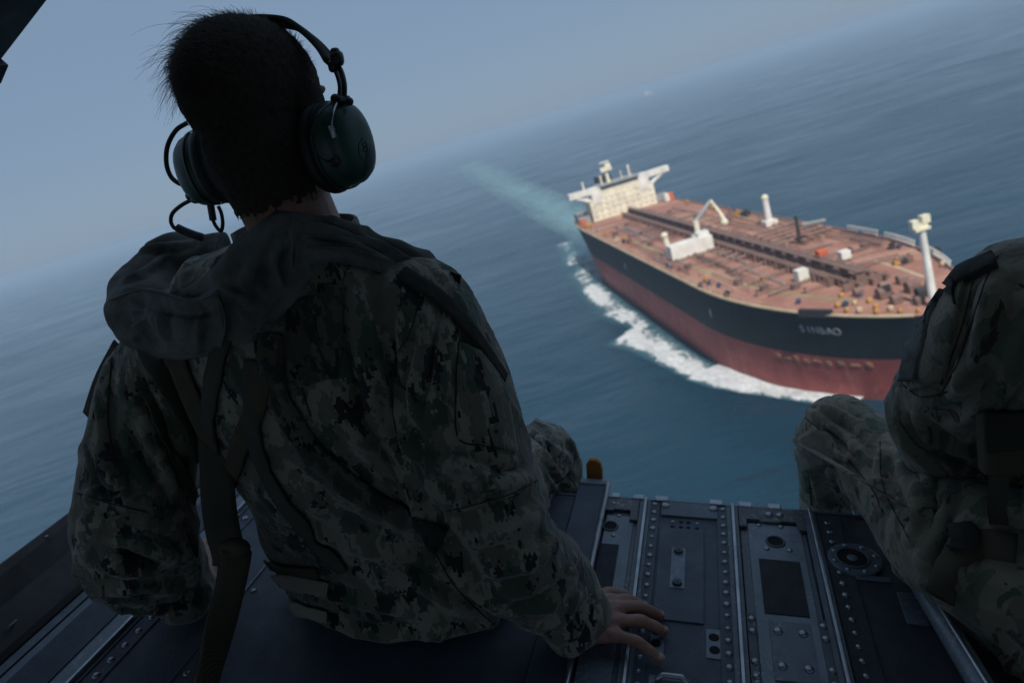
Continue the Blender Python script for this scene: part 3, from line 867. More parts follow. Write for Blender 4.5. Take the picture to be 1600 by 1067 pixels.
foam_sheet('bow_wave', rows, dens, foam_material('bow wave foam', (0.8, 0.82, 0.82), 0.17, 0.6, 0.2, 0.7, 0.5),
           'white breaking bow wave running along the tanker hull', 'foam',
           lambda i, k: 0.2 + max(0, dens[i][k]) * 1.6 * NZ[i, k])
rows, dens = [], []
NS, NK = 160, 18
for q in np.linspace(0, 1, NS):
    s = -10 - 2600 * q ** 1.7; c = -3 - 40 * (q ** 1.7); hw = 13 + 40 * q ** 0.8
    rows.append([(s, c + hw * (k / (NK - 1) * 2 - 1)) for k in range(NK)])
    dens.append([(0.56 - 0.46 * q ** .45) * math.exp(-((k / (NK - 1) * 2 - 1) / 0.66) ** 2) - 0.12 * abs(k / (NK - 1) * 2 - 1) ** 3 for k in range(NK)])
foam_sheet('wake', rows, dens, foam_material('aerated wake water', (0.22, 0.38, 0.42), 0.045, 0.3, 0.7, 0.5, 0.0, 1.4, 0.8),
           'pale turquoise wake trailing behind the tanker stern', 'wake', lambda i, k: 0.12)
rows2 = [[(p[0], p[1]) for p in r] for r in rows[:60]]
dens2 = [[d + 0.06 - 0.5 * (i / 60) ** .7 for d in r] for i, r in enumerate(dens[:60])]
foam_sheet('stern_foam', rows2, dens2, foam_material('stern foam', (0.7, 0.78, 0.79), 0.09, 0.3, 0.22),
           'broken white foam churned up just behind the tanker stern', 'foam', lambda i, k: 0.3)

# ------------------------------------------------------------------ haze
hz = MB().box((0, 0, 49.5), (84000, 84000, 101)).build('haze', None)
hm = bpy.data.materials.new('haze'); hm.use_nodes = True
hn = hm.node_tree; hn.nodes.clear()
pv = hn.nodes.new('ShaderNodeVolumePrincipled'); ho = hn.nodes.new('ShaderNodeOutputMaterial')
pv.inputs['Color'].default_value = (0.50, 0.66, 0.82, 1); pv.inputs['Density'].default_value = HAZE = 2.3e-4
pv.inputs['Anisotropy'].default_value = 0.0
hn.links.new(pv.outputs[0], ho.inputs['Volume'])
hz.data.materials.append(hm)
tag(hz, 'pale blue sea haze hiding the horizon', 'haze', kind='stuff')

# ------------------------------------------------------------------ aircraft: ramp, side beams, fuselage shell
craft = air_empty('aircraft', (0.0, 0.0, 0.0), 'dark open rear cargo ramp and fuselage of an aircraft in flight', 'aircraft')
AE = 1.25            # aft edge of the ramp
A0 = -1.3
def part(mb, name, mat, parent=craft, bev=0.0015, smooth=False, label=None):
    o = mb.build(name, M[mat], parent, smooth)
    if bev: bevel(o, bev)
    if label: o['label'] = label
    return o
# structural floor under the panels
part(MB().rbox(-1.06, 1.16, A0, AE, -0.11, -0.006), 'ramp_floor', 'nonskid_dark', bev=0)

rv = MB().ball((0, 0, 0), (0.0056, 0.0056, 0.0034), None, 10, 6)
rv_me = None
def rivet(r, a, n, parent, k=1.0, mat='rivet', name='rivet'):
    global rv_me
    k *= random.uniform(.86, 1.1)
    if rv_me is None:
        o = rv.build('rivet', M['rivet'], None, True); rv_me = o.data; bpy.data.objects.remove(o)
    o = bpy.data.objects.new(name, rv_me); col.objects.link(o)
    o.parent = parent; o.location = (r, a, n); o.scale = (k, k, k)
    return o
bolt_me = None
def bolt(r, a, n, parent, k=1.0):
    global bolt_me
    if bolt_me is None:
        mb = MB().cyl((0, 0, -.001), (0, 0, 0.005), 0.0085, 0.0072, 14).cyl((0, 0, 0.0045), (0, 0, 0.0062), 0.003, 0.003, 6)
        o = mb.build('bolt', M['edge_wear'], None, False); bolt_me = o.data; bpy.data.objects.remove(o)
    o = bpy.data.objects.new('bolt', bolt_me); col.objects.link(o)
    o.parent = parent; o.location = (r, a, n); o.scale = (k, k, k); o.rotation_euler = (0, 0, (r * 91 + a * 37) % 3)
    return o
def hole(r, a, n, rad, parent, rim=True):
    mb = MB().cyl((r, a, n - 0.004), (r, a, n + 0.0006), rad, rad, 24)
    h = mb.build('hole', M['hole'], parent, False)
    if rim:
        P = [(r + rad * 1.12 * math.cos(t), a + rad * 1.12 * math.sin(t), n + 0.0004) for t in np.linspace(0, 2 * math.pi, 25)]
        MB().tube(P, 0.0022, 6, False).build('hole_rim', M['edge_wear'], parent, True)
    return h
def bay(r0, r1, mat, name='floor_panel', a0=A0, a1=AE, n=0.0, label=None):
    return part(MB().rbox(r0, r1, a0, a1, n - 0.012, n), name, mat, bev=0.001, label=label)

# raised seat tray between the person and the open bays
tray = part(MB().rbox(-0.228, -0.172, 0.45, 1.285, -0.012, 0.006), 'tray_panel', 'nonskid', label='long narrow non-skid tray panel with a pale end cap')
part(MB().rbox(-0.2285, -0.1655, 1.2855, 1.305, -0.012, 0.010), 'end_cap', 'panel', tray, 0.004)
MB().cyl((-0.19, 1.3055, 0.002), (-0.19, 1.307, 0.002), 0.003).cyl((-0.176, 1.3055, 0.002), (-0.176, 1.307, 0.002), 0.003).build('slot', M['hole'], tray)
part(MB().tube([(-0.168, 0.35, 0.008), (-0.168, 1.29, 0.008)], 0.0052, 12), 'tray_rail', 'bare', tray, 0, True)

# bright track bars
for r in (-0.089, 0.0735, 0.2115, -0.907):
    b_ = part(MB().rbox(r - 0.0028, r + 0.0028, A0, AE - 0.002, -0.01, 0.011), 'track_bar', 'bare', bev=0.0012)
    part(MB().rbox(r - 0.011, r - 0.0030, A0, AE - 0.002, -0.01, 0.003).rbox(r + 0.0030, r + 0.0095, A0, AE - 0.002, -0.01, 0.003), 'track_flange', 'panel2', b_, 0.0008)

# bay 1
p1 = bay(-0.162, -0.1005, 'panel2', n=-0.004)
q = part(MB().rbox(-0.1605, -0.108, 0.40, 1.196, -0.004, -0.0015), 'cover_plate', 'panel', p1)
part(MB().rbox(-0.1615, -0.128, 0.86, 1.105, -0.0012, 0.0004), 'grip_patch', 'nonskid_dark', p1, 0)
part(MB().prism([(-0.165, 1.246), (-0.165, 1.205), (-0.150, 1.205), (-0.147, 1.2095), (-0.118, 1.2095), (-0.1155, 1.205), (-0.1155, 1.178), (-0.101, 1.178), (-0.101, 1.246)], -0.003, 0.0042), 'end_bracket', 'edge_wear', p1, 0.001)
hole(-0.150, 1.160, -0.0015, 0.0125, p1); rivet(-0.141, 1.133, -0.0015, p1, .9); rivet(-0.137, 1.196, -0.0015, p1, .9); rivet(-0.151, 1.228, 0.0042, p1, .7); rivet(-0.118, 1.236, 0.0042, p1, .5)

# bay 2
p2 = bay(-0.0775, 0.0625, 'nonskid', n=-0.001)
for r in (-0.0700, 0.0545):
    st = part(MB().rbox(r - 0.0105, r + 0.0085, A0, AE - 0.004, -0.001, 0.0018), 'rivet_strip', 'nonskid', p2)
k = 0
for a in np.arange(1.238, 0.55, -0.0262):
    rivet(-0.0715, a + random.uniform(-.001, .001), 0.0018, p2, 1.0 if k % 6 != 4 else 0.8); rivet(0.0555, a - 0.001 + random.uniform(-.001, .001), 0.0018, p2, 1.0 if k % 7 != 5 else .8); k += 1
part(MB().rbox(-0.0585, 0.0455, 1.203, 1.2475, -0.001, 0.0035), 'end_plate', 'panel2', p2, 0.0012)
for r in (-0.051, 0.0385): rivet(r, 1.233, 0.0035, p2, 1.5)
part(MB().rbox(-0.0575, 0.0205, 0.927, 1.166, -0.001, 0.0022), 'access_plate', 'nonskid', p2, 0.0008)
part(MB().rbox(-0.0345, -0.0105, 1.001, 1.107, 0.0022, 0.0034), 'placard_plate', 'panel', p2, 0.0005)
bolt(-0.0225, 1.096, 0.0036, p2); bolt(-0.0225, 1.012, 0.0036, p2)
for i, r in enumerate((-0.036, -0.0205, -0.007, 0.0085)):
    for j, a in enumerate((1.189, 1.173)):
        if j == 0 and i in (0, 3): rivet(r, a, -0.001, p2, .75)
        else: MB().cyl((r, a, -0.002), (r, a, -0.0004), 0.0042, 0.0042, 10).build('slot', M['hole'], p2)
for (r, a) in ((0.037, 0.9015), (0.0372, 0.8755)):
    pass
part(MB().rbox(0.0235, 0.0443, 0.860, 0.918, -0.001, 0.0008), 'hole_plate', 'panel', p2, 0.0004)
hole(0.0350, 0.9015, 0.0008, 0.0078, p2, False); hole(0.0355, 0.8760, 0.0008, 0.0078, p2, False)
part(MB().rbox(-0.0588, -0.038, 0.855, 0.913, -0.001, 0.0008), 'hole_plate', 'panel', p2, 0.0004)
hole(-0.0500, 0.876, 0.0008, 0.0078, p2, False); hole(-0.0500, 0.9005, 0.0008, 0.0078, p2, False)
part(MB().rbox(-0.056, 0.001, 0.792, 0.8155, -0.001, 0.0006), 'handle_plate', 'panel', p2, 0.0004)
part(MB().tube([(-0.046, 0.803, 0.004), (-0.036, 0.8105, 0.008), (-0.01, 0.8105, 0.008), (-0.002, 0.803, 0.004)], 0.004, 8), 'lift_handle', 'bare', p2, 0, True)

# bay 3
p3 = bay(0.0855, 0.1985, 'panel2', n=-0.004)
part(MB().rbox(0.0985, 0.1905, 0.40, 1.2045, -0.004, -0.0014), 'cover_plate', 'panel', p3)
part(MB().rbox(0.1125, 0.1785, 0.968, 1.1, -0.0014, 0.0004), 'grip_patch', 'nonskid_dark', p3, 0)
part(MB().rbox(0.1170, 0.1760, 0.833, 0.951, -0.0014, 0.0022), 'patch_plate', 'panel2', p3, 0.0006)
for r in (0.1285, 0.164):
    for a in (0.928, 0.859): rivet(r, a, 0.0022, p3, 1.25)
part(MB().prism([(0.0840, 1.247), (0.0840, 1.186), (0.0975, 1.186), (0.0975, 1.2095), (0.118, 1.2095), (0.124, 1.2045), (0.155, 1.2045), (0.160, 1.2095), (0.184, 1.2095), (0.188, 1.186), (0.2, 1.186), (0.2, 1.247)], -0.003, 0.0042), 'end_bracket', 'edge_wear', p3, 0.001)
for r in (0.1385, 0.1575): rivet(r, 1.2265, 0.0046, p3, 1.35)
for (r, a) in ((0.119, 1.199), (0.157, 1.199)): rivet(r, a, -0.0014, p3, .95)
hole(0.1440, 1.1530, -0.0014, 0.0135, p3); rivet(0.1275, 1.131, -0.0014, p3, 1.1); rivet(0.1655, 1.131, -0.0014, p3, 1.1)
for r, s_ in ((0.0905, 1), (0.1945, -1)):
    part(MB().rbox(r - 0.006, r + 0.006, 0.40, 0.962, -0.004, 0.0016), 'edge_strip', 'edge_wear', p3, 0.0006)
    for a in (0.949, 0.923, 0.862, 0.835, 0.80, 0.775): rivet(r + 0.001, a, 0.0016, p3, 1.25)

# right-hand floor
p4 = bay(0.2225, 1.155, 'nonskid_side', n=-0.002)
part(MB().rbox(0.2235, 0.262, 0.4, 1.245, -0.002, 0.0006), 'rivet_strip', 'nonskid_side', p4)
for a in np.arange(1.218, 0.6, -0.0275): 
    if not 1.085 < a < 1.16: rivet(0.2385, a, 0.0006, p4, 1.0)
tie = part(MB().cyl((0.268, 1.118, -0.001), (0.268, 1.118, 0.004), 0.044, 0.042, 32), 'tie_down_ring', 'panel2', p4)
o = hole(0.264, 1.118, 0.0042, 0.023, p4); MB().ball((0.264, 1.118, 0.003), (0.010, 0.010, 0.004), None, 12, 8).build('tie_down_stud', M['panel2'], p4, True)
for t in range(8): rivet(0.268 + 0.035 * math.cos(t * .785 + .3), 1.118 + 0.035 * math.sin(t * .785 + .3), 0.004, p4, .8)
part(MB().rbox(0.262, 0.315, 1.068, 1.080, -0.002, 0.0012), 'cover_lip', 'panel2', p4)
pa, pb = at_n(1418, 878, 0.03), at_n(1545, 1090, 0.03)
dd = norm(pb - pa)
rail = part(MB().tube([pa - dd * .12, pa, pb, pb + dd * .5], 0.016, 14, True), 'seat_rail', 'panel', bev=0, smooth=True, label='worn round seat rail running forward along the right floor')
MB().tube([pa - dd * .1 + [0, 0, .0145], pb + [0, 0, .0145], pb + dd * .4 + [0, 0, .0145]], 0.0042, 8).build('worn_edge', M['bare'], rail, True)
c = pa + (pb - pa) * .28; part(MB().box((c[0] - .016, c[1], 0.0), (0.03, 0.07, 0.004)), 'rail_foot', 'panel2', rail, .001)

# left-hand floor
p5 = bay(-0.896, -0.23, 'nonskid', n=-0.001)
part(MB().rbox(-0.8955, -0.866, A0, 1.245, -0.001, 0.0015), 'rivet_strip', 'nonskid', p5)
for a in np.arange(1.21, 0.5, -0.0315): rivet(-0.8805, a, 0.0015, p5, 1.2)
part(MB().rbox(-0.76, -0.755, A0, 1.245, -0.001, 0.0012), 'joint_strip', 'panel2', p5, 0)
for a in np.arange(1.2, 0.5, -0.062): rivet(-0.742, a, -0.001, p5, 1.0)
p6 = bay(-1.058, -0.918, 'panel', n=-0.002)
part(MB().rbox(-1.016, -0.949, A0, 1.2, -0.002, 0.0006), 'grip_patch', 'nonskid', p6, 0)
part(MB().rbox(-1.0382, -1.0352, A0, 1.245, -0.002, -0.0004), 'joint_strip', 'hole', p6, 0)

# hinge knuckles along the aft lip
part(MB().rbox(-1.05, 1.15, AE + 0.0005, AE + 0.006, -0.10, 0.0015), 'aft_lip', 'panel2', bev=0.0015)
def knuckle(r, w):
    return part(MB().rbox(r - w / 2, r + w / 2, AE - .002, AE + 0.013, -0.006, 0.0062), 'hinge_knuckle', 'bare', bev=0.0025)
for (x, w) in ((960, .018), (997, .022), (1034, .026), (1119, .024), (1164, .024), (1209, .024)): knuckle(at_n(x, 783, 0.004)[0], w)
for r in (-0.9, -0.8, -0.7, -.6, -.5, -.4, -.3, .3, .4, .5, .6, .7, .8, .9): knuckle(r, .024)
# orange-brown tab standing at the lip beside the seated person's knee
tp = [(-0.012, 0), (0.014, 0), (0.0145, .045), (0.012, .055), (0.005, .0605), (-0.006, .0605), (-0.0125, .052)]
c = at_a(929, 757, 1.318)
tb = MB(); V = []
for k_ in (-1, 1): V += [np.array([c[0] + x * 1.25, c[1] + .006 * k_, c[2] - .035 + z * 1.62]) for x, z in tp]
n_ = len(tp); tb.add(V, [tuple(range(n_)), tuple(range(n_, 2 * n_))[::-1]] + [(i + n_, (i + 1) % n_ + n_, (i + 1) % n_, i) for i in range(n_)])
o = part(tb, 'pull_tab', 'orange', bev=0.003, label='rounded orange-brown tab at the ramp lip'); 

# left side beam
def side(s, r0, w1, w2):
    prof = [(r0, -0.10), (r0, 0.012)] + w1
    V = []; 
    return prof
b0 = at_r(0, 955, -1.105); b1 = at_r(0, 885, -1.135)
prof = [(-1.061, -0.10), (-1.061, 0.0), (-1.066, 0.010), (-1.100, b0[2] - .003), (-1.108, b0[2] + .004), (-1.128, b1[2] - .010), (-1.140, b1[2]), (-1.146, b1[2] - .002), (-1.16, b1[2] - .05), (-1.17, -0.10)]
mb = MB(); rings = [[np.array([p[0], a, p[1]]) for p in prof] for a in (A0, AE + .02)]
mb.loft(rings); part(mb, 'ramp_side_beam', 'side_dark', bev=0.002, label='dark brown side beam along the left ramp edge')
beam = bpy.context.scene.objects.get('ramp_side_beam')
p = at_n(70, 973, 0.02); 
part(MB().box((-1.075, 0.72, 0.031), (0.012, 0.016, 0.003), 0, ((0.6, 0, .8), (0, 1, 0), (-.8, 0, .6))), 'strap_slot', 'panel', beam, 0.0008)
for a in np.arange(0.75, 1.2, .12): rivet(-1.132, a, b1[2] - .006, beam, .6)
mb = MB(); mb.loft([[np.array([-q_[0] + 0.10, a, q_[1]]) for q_ in prof][::-1] for a in (A0, AE + .02)])
part(mb, 'ramp_side_beam', 'side_dark', bev=0.002)

# fuselage shell: arch swept forward from the opening
AF = 0.80
c1_, c2_ = at_a(0, 97, AF), at_a(75, 0, AF)
L = [(-1.30, -0.12), (-1.31, 0.30), (-1.26, 0.52), (-1.10, 0.70), (c1_[0] - .10, c1_[2] - .085), (c1_[0], c1_[2]), (c2_[0], c2_[2]), (-0.47, 1.13), (-0.2, 1.22), (0.06, 1.25)]
arch = L + [(0.12 - r, n) for r, n in L[-2::-1]]
def grow(d):
    out = []
    for i, (r, n) in enumerate(arch):
        a_, b_ = arch[max(0, i - 1)], arch[min(len(arch) - 1, i + 1)]
        t = norm([b_[0] - a_[0], b_[1] - a_[1]]); out.append((r - t[1] * d, n + t[0] * d))
    return out
outer, inner = grow(0.10), grow(0.018)
def shell(poly_in, poly_out, a0, a1):
    n_ = len(poly_in); V = []
    for a in (a0, a1):
        V += [np.array([r, a, n]) for r, n in poly_in] + [np.array([r, a, n]) for r, n in poly_out]
    F = []; m2 = 2 * n_
    for i in range(n_ - 1):
        F += [(i, i + 1, m2 + i + 1, m2 + i), (n_ + i, m2 + n_ + i, m2 + n_ + i + 1, n_ + i + 1),
              (m2 + i, m2 + i + 1, m2 + n_ + i + 1, m2 + n_ + i), (i, n_ + i, n_ + i + 1, i + 1)]
    F += [(0, m2, m2 + n_, n_), (n_ - 1, m2 - 1, m2 + m2 - 1, m2 + n_ - 1)]
    return MB().add(V, F)
# side walls cut open out of view, added to let side skylight in
fus = part(shell(inner[3:-3], outer[3:-3], A0, AF - 0.055), 'fuselage_shell', 'fuse', bev=0, label='grey-green fuselage lining round the cargo opening')
m_n = len(inner)
for sl, lo in ((slice(1, 4), slice(0, 2)), (slice(m_n - 4, m_n - 1), slice(m_n - 2, m_n))):
    part(shell(inner[lo], outer[lo], A0, AF - 0.055), 'lower_side_wall', 'fuse', fus, 0)
    part(shell(inner[sl], outer[sl], 0.58, AF - 0.055), 'side_wall', 'fuse', fus, 0)
    part(shell(inner[sl], outer[sl], A0, -1.15), 'side_wall', 'fuse', fus, 0)
fr = part(shell(arch, outer, AF - 0.050, AF), 'opening_frame', 'fuse', fus, 0.002)
part(shell(grow(-.004), grow(0.012), AF - 0.075, AF - 0.0545), 'frame_lip', 'side_dark', fus, 0.001)
cb = at_a(0, 108, AF - .02); part(MB().box((cb[0] - .012, cb[1], cb[2]), (0.03, 0.02, 0.02), 0, ((.7, 0, .7), (0, 1, 0), (-.7, 0, .7))), 'latch_block', 'black_pl', fus, 0.002)
for a in np.arange(-1.1, 0.6, 0.42):
    part(shell(grow(-0.03)[3:-3], grow(0.017)[3:-3], a, a + .03), 'frame_rib', 'fuse', fus, 0)
# unseen forward bulkhead, its gap sized to set the fill light
bk = MB().rbox(-1.3, -0.95, A0 - .04, A0, -0.1, 1.3).rbox(0.5, 1.45, A0 - .04, A0, -0.1, 1.3)
bk.build('light_gap_bulkhead', M['fuse'], fus)

# ------------------------------------------------------------------ people
def frame_from(F, U):
    F = norm(F); U = norm(np.asarray(U) - F * np.dot(F, U)); R = np.cross(F, U)
    return R, F, U            # right, forward, up
def egg_ring(c, U, W, hw, hd, ex=2.3, m=28):
    out = []
    for k in range(m):
        t = 2 * math.pi * k / m; ct, st = math.cos(t), math.sin(t)
        out.append(np.asarray(c) + np.asarray(U) * hw * math.copysign(abs(ct) ** (2 / ex), ct) + np.asarray(W) * hd * math.copysign(abs(st) ** (2 / ex), st))
    return out
def limb(mb, pts, seg=16):
    """tapered limb with round ends; pts = (point, radius)"""
    P = [np.asarray(p, float) for p, r in pts]; r = [q for p, q in pts]
    S = spline([list(p) + [q] for p, q in zip(P, r)], max(6, len(pts) * 5))
    mb.tube([s[:3] for s in S], list(S[:, 3]), seg)
    mb.ball(P[0], r[0], None, 14, 8); mb.ball(P[-1], r[-1], None, 14, 8)
def head_shape(mb, c, R, F, U):
    ax = (R, F, U)
    P = lambda x, y, z: np.asarray(c) + R * x + F * y + U * z
    mb.ball(P(0, -0.006, 0.024), (0.0745, 0.096, 0.086), ax, 24, 16)            # cranium
    mb.ball(P(0, 0.024, -0.035), (0.062, 0.072, 0.082), ax, 20, 14)             # face
    mb.ball(P(0, 0.052, -0.086), (0.040, 0.040, 0.032), ax, 16, 10)             # chin and jaw
    for s in (-1, 1):
        limb(mb, [(P(s * .058, -.004, -.055), .017), (P(s * .05, .028, -.085), .017), (P(s * .02, .07, -.098), .016)], 10)
        mb.ball(P(s * .036, .082, -.022), (.022, .018, .016), ax, 12, 8)          # cheekbone
        mb.ball(P(s * .028, .084, .020), (.024, .012, .009), ax, 12, 8)           # brow
        mb.ball(P(s * .076, .002, -.012), (.010, .020, .032), ax, 12, 8)          # ear
    limb(mb, [(P(0, .094, .010), .009), (P(0, .108, -.014), .011), (P(0, .114, -.028), .0135)], 10)
    mb.ball(P(0, .099, -.030), (.017, .012, .010), ax, 10, 8)
    mb.ball(P(0, .094, -.055), (.024, .010, .006), ax, 12, 8); mb.ball(P(0, .092, -.066), (.022, .010, .007), ax, 12, 8)
def hand_shape(mb, wrist, knuckles, tips, nrm, thumb, rk=0.0105):
    """palm between the wrist and four knuckles; each finger bends at two joints; thumb = (root, joint, tip)"""
    wrist = np.asarray(wrist); nrm = norm(nrm)
    K = [np.asarray(k) for k in knuckles]
    w0 = norm(K[0] - K[3])
    for i, k in enumerate(K):
        off = w0 * (0.021 - 0.014 * i)
        limb(mb, [(wrist + off - nrm * .004, .0185), ((wrist + off + k) / 2 - nrm * .002, .0155), (k, .0122)], 12)
    mb.ball((K[1] + K[2] + wrist) / 3 - nrm * .006, (.034, .034, .016), (norm(np.cross(nrm, w0)), w0, nrm), 14, 8)
    for i, (k, t) in enumerate(zip(K, tips)):
        t = np.asarray(t); L = np.linalg.norm(t - k); sc = (1.0, 1.06, 1.0, .86)[i] * rk
        pip = k + (t - k) * .47 + nrm * (0.13 * L); dip = k + (t - k) * .77 + nrm * (0.075 * L)
        limb(mb, [(k, sc * 1.06), (k + (pip - k) * .5, sc * .97), (pip, sc * 1.04), ((pip + dip) / 2, sc * .9), (dip, sc * .93), (t, sc * .78)], 12)
        mb.ball(k + nrm * .0035, (.010, .010, .008), None, 10, 8)
    a, b, c = [np.asarray(q) for q in thumb]
    limb(mb, [(a, .016), (b, .0128), ((b + c) / 2, .0118), (c, .0098)], 12)
def nails(parent, knuckles, tips, nrm):
    for k, t in zip(knuckles, tips):
        k, t = np.asarray(k), np.asarray(t); d = norm(t - k - nrm * .03 * 0); sd = norm(np.cross(d, nrm)); n2 = np.cross(sd, d)
        MB().ball(t + n2 * .0062 - d * .001, (.0075, .0058, .0022), (d, sd, n2), 12, 6).build('nail', M['nail'], parent, True)
def cloth(A, Q, E, seed, amp=0.004, freq=11.0, stretch=(1, 1, 1), fine=0.0012):
    N = vert_normals(A, Q); st = np.array(stretch)
    w = np.stack([vnoise(A * 7 + 9.1 * i, seed + i) for i in range(3)], 1) - 0.5
    P = (A * st) * freq + w * 1.6
    r = 1 - np.abs(2 * vnoise(P, seed + 5) - 1)
    r2 = 1 - np.abs(2 * vnoise(P * 2.1 + 3, seed + 6) - 1)
    d = amp * (r ** 3 - 0.25) + amp * .55 * (r2 ** 4 - .2) + fine * (vnoise(A * 90, seed + 8) - .5)
    return A + N * d[:, None]
def ribbon(path, w, th, name, mat, parent, bvh=None, lift=0.004, wid=None):
    """webbing laid on a surface: path of (point, normal)"""
    P = [p + n * lift for p, n in path]; n_ = len(P); V = []; F = []
    for i in range(n_):
        t = norm(P[min(i + 1, n_ - 1)] - P[max(i - 1, 0)]); nn = path[i][1]; sd = norm(np.cross(nn, t)); nn = np.cross(t, sd)
        ww = w if wid is None else w * wid(i / (n_ - 1))
        row = []
        for u in (-1, -.5, 0, .5, 1):
            q = P[i] + sd * u * ww / 2
            if bvh is not None:
                h = bvh.find_nearest(Vector(q))
                if h[0] is not None:
                    hn = np.array(h[1]); hn = hn if hn.dot(nn) > 0 else -hn
                    q2 = np.array(h[0]) + hn * lift
                    if np.linalg.norm(q2 - q) < .03: q = q * .35 + q2 * .65
            row.append(q)
        for q in row: V.append(q)
        for q in row[::-1]: V.append(q - nn * th)
    m = 10
    for i in range(n_ - 1):
        for k in range(m):
            k2 = (k + 1) % m; F.append((i * m + k, i * m + k2, (i + 1) * m + k2, (i + 1) * m + k))
    F.append(tuple(range(m))[::-1]); F.append(tuple((n_ - 1) * m + k for k in range(m)))
    return link_mesh(name, V, F, M[mat], parent, True)
def smooth_path(path, k=3):
    P = np.array([p for p, n in path]); N = np.array([n for p, n in path])
    for _ in range(k):
        P[1:-1] = (P[:-2] + 2 * P[1:-1] + P[2:]) / 4; N[1:-1] = (N[:-2] + 2 * N[1:-1] + N[2:]) / 4
    return [(p, norm(n)) for p, n in zip(P, N)]
def strap(bvh, pts, w, name, mat, parent, lift=0.0045, th=0.003, step=7, wid=None):
    path = cast_path(bvh, pts, step)
    if len(path) < 3: return None
    return ribbon(smooth_path(path, 4), w, th, name, mat, parent, bvh, lift, wid)
def seam(bvh, pts, name, mat, parent, rad=0.0012, lift=0.0004):
    path = smooth_path(cast_path(bvh, pts, 5), 2)
    if len(path) < 3: return None
    return MB().tube([p + n * lift for p, n in path], rad, 5).build(name, M[mat], parent, True)
def patch(bvh, quad, name, mat, parent, nu=16, nv=16, lift=0.004, th=0.004, bow=0.0, seed=0):
    """cloth piece laid on a surface; quad = four corners in order"""
    V = []; Q4 = np.array(quad, float); last = None
    for j in range(nv + 1):
        for i in range(nu + 1):
            u, v = i / nu, j / nv
            x, y = (1 - v) * ((1 - u) * Q4[0] + u * Q4[1]) + v * ((1 - u) * Q4[3] + u * Q4[2])
            p, n = cast(bvh, x, y)
            if p is None:
                a = last[1] if last is not None else 1.0
                h = bvh.find_nearest(Vector(at_a(x, y, a))); p = np.array(h[0]); n = np.array(h[1])
            last = p
            V.append(np.concatenate([p, n]))
    V = np.array(V).reshape(nv + 1, nu + 1, 6)
    for _ in range(2):
        W = V.copy(); W[1:-1, 1:-1] = (V[:-2, 1:-1] + V[2:, 1:-1] + V[1:-1, :-2] + V[1:-1, 2:] + 2 * V[1:-1, 1:-1]) / 6; V = W
    P, Nn = V[..., :3], V[..., 3:]; Nn = Nn / np.linalg.norm(Nn, axis=2, keepdims=True)
    uu, vv = np.meshgrid(np.linspace(0, 1, nu + 1), np.linspace(0, 1, nv + 1))
    h = lift + bow * np.sin(np.pi * uu) * np.sin(np.pi * vv)
    top = P + Nn * h[..., None]; bot = P - Nn * .002
    m = nu + 1; T = top.reshape(-1, 3); B = bot.reshape(-1, 3); n_ = len(T); F = []
    for j in range(nv):
        for i in range(nu):
            a = j * m + i; F.append((a, a + 1, a + m + 1, a + m))
    rim = [i for i in range(m)] + [j * m + nu for j in range(1, nv + 1)] + [nv * m + i for i in range(nu - 1, -1, -1)] + [j * m for j in range(nv - 1, 0, -1)]
    for a, b in zip(rim, rim[1:] + rim[:1]): F.append((a, n_ + a, n_ + b, b))
    return link_mesh(name, np.vstack([T, B]), F, M[mat], parent, True)

# ================================================================== person on the left, seen from behind
PB = np.array([-0.48, 0.93, 0.0])
man = air_empty('person', PB, 'person in green headset and digital camouflage sitting on the ramp, leaning back on both hands', 'person')
HC3 = at_a(408, 176, 0.885)                                   # middle of the head
Rh, Fh, Uh = frame_from(np.array([math.sin(0.10), math.cos(0.10), -0.10]), UPA + np.array([0.0, 0.0, 0.0]))
NECK = np.array([-0.518, 0.875, 0.615])

# right hand laid flat, fingers pointing outboard
WR = at_n(905, 968, 0.040)
KR = [at_n(955, 938, .036), at_n(962, 950, .039), at_n(965, 969, .039), at_n(962, 991, .036)]
TR = [at_n(1005, 947, .0095), at_n(1031, 962, .0095), at_n(1037, 986, .0095), at_n(1031, 1029, .0095)]
NR = norm(np.array([0.25, -0.05, 1.0]))
TH = [WR + (KR[0] - WR) * .45 + np.array([0, .012, -.008]), KR[0] + np.array([-.012, .028, -.014]), KR[0] + np.array([.016, .045, -.025])]
# left hand, mirrored about the body
WL = at_n(308, 922, 0.042)
KL = [at_n(x, y, n) for x, y, n in ((328, 884, .036), (316, 878, .039), (303, 876, .038), (291, 881, .033))]
TL = [at_n(x, y, .0095) for x, y in ((336, 858), (322, 848), (304, 846), (285, 855))]
NL = np.array([0, -.05, 1.0])
THL = [WL + np.array([.014, .026, -.006]), at_n(332, 912, .016), at_n(342, 898, .011)]

def right_arm(k=1.0): return [((-0.375, 0.885, 0.515), .083 * k), ((-0.334, 0.868, 0.43), .085 * k), ((-0.298, 0.828, 0.33), .083 * k), ((-0.262, 0.795, 0.235), .079 * k), ((-0.233, 0.82, 0.165), .074 * k), ((-0.198, 0.865, 0.095), .064 * k)]
def left_arm(k=1.0): return [((-0.735, 0.885, 0.475), .080 * k), ((-0.79, 0.868, 0.405), .085 * k), ((-0.815, 0.81, 0.31), .085 * k), ((-0.808, 0.748, 0.205), .083 * k), ((-0.828, 0.79, 0.125), .073 * k), ((-0.848, 0.845, 0.072), .056 * k)]
TORSO = [(0.012, -.475, .212, .955, .150), (0.10, -.485, .207, .94, .143), (0.20, -.50, .196, .918, .132), (0.30, -.515, .196, .90, .128), (0.40, -.532, .205, .89, .126), (0.48, -.548, .212, .885, .120), (0.54, -.556, .200, .885, .105), (0.585, -.556, .158, .885, .085), (0.615, -.55, .105, .88, .07)]

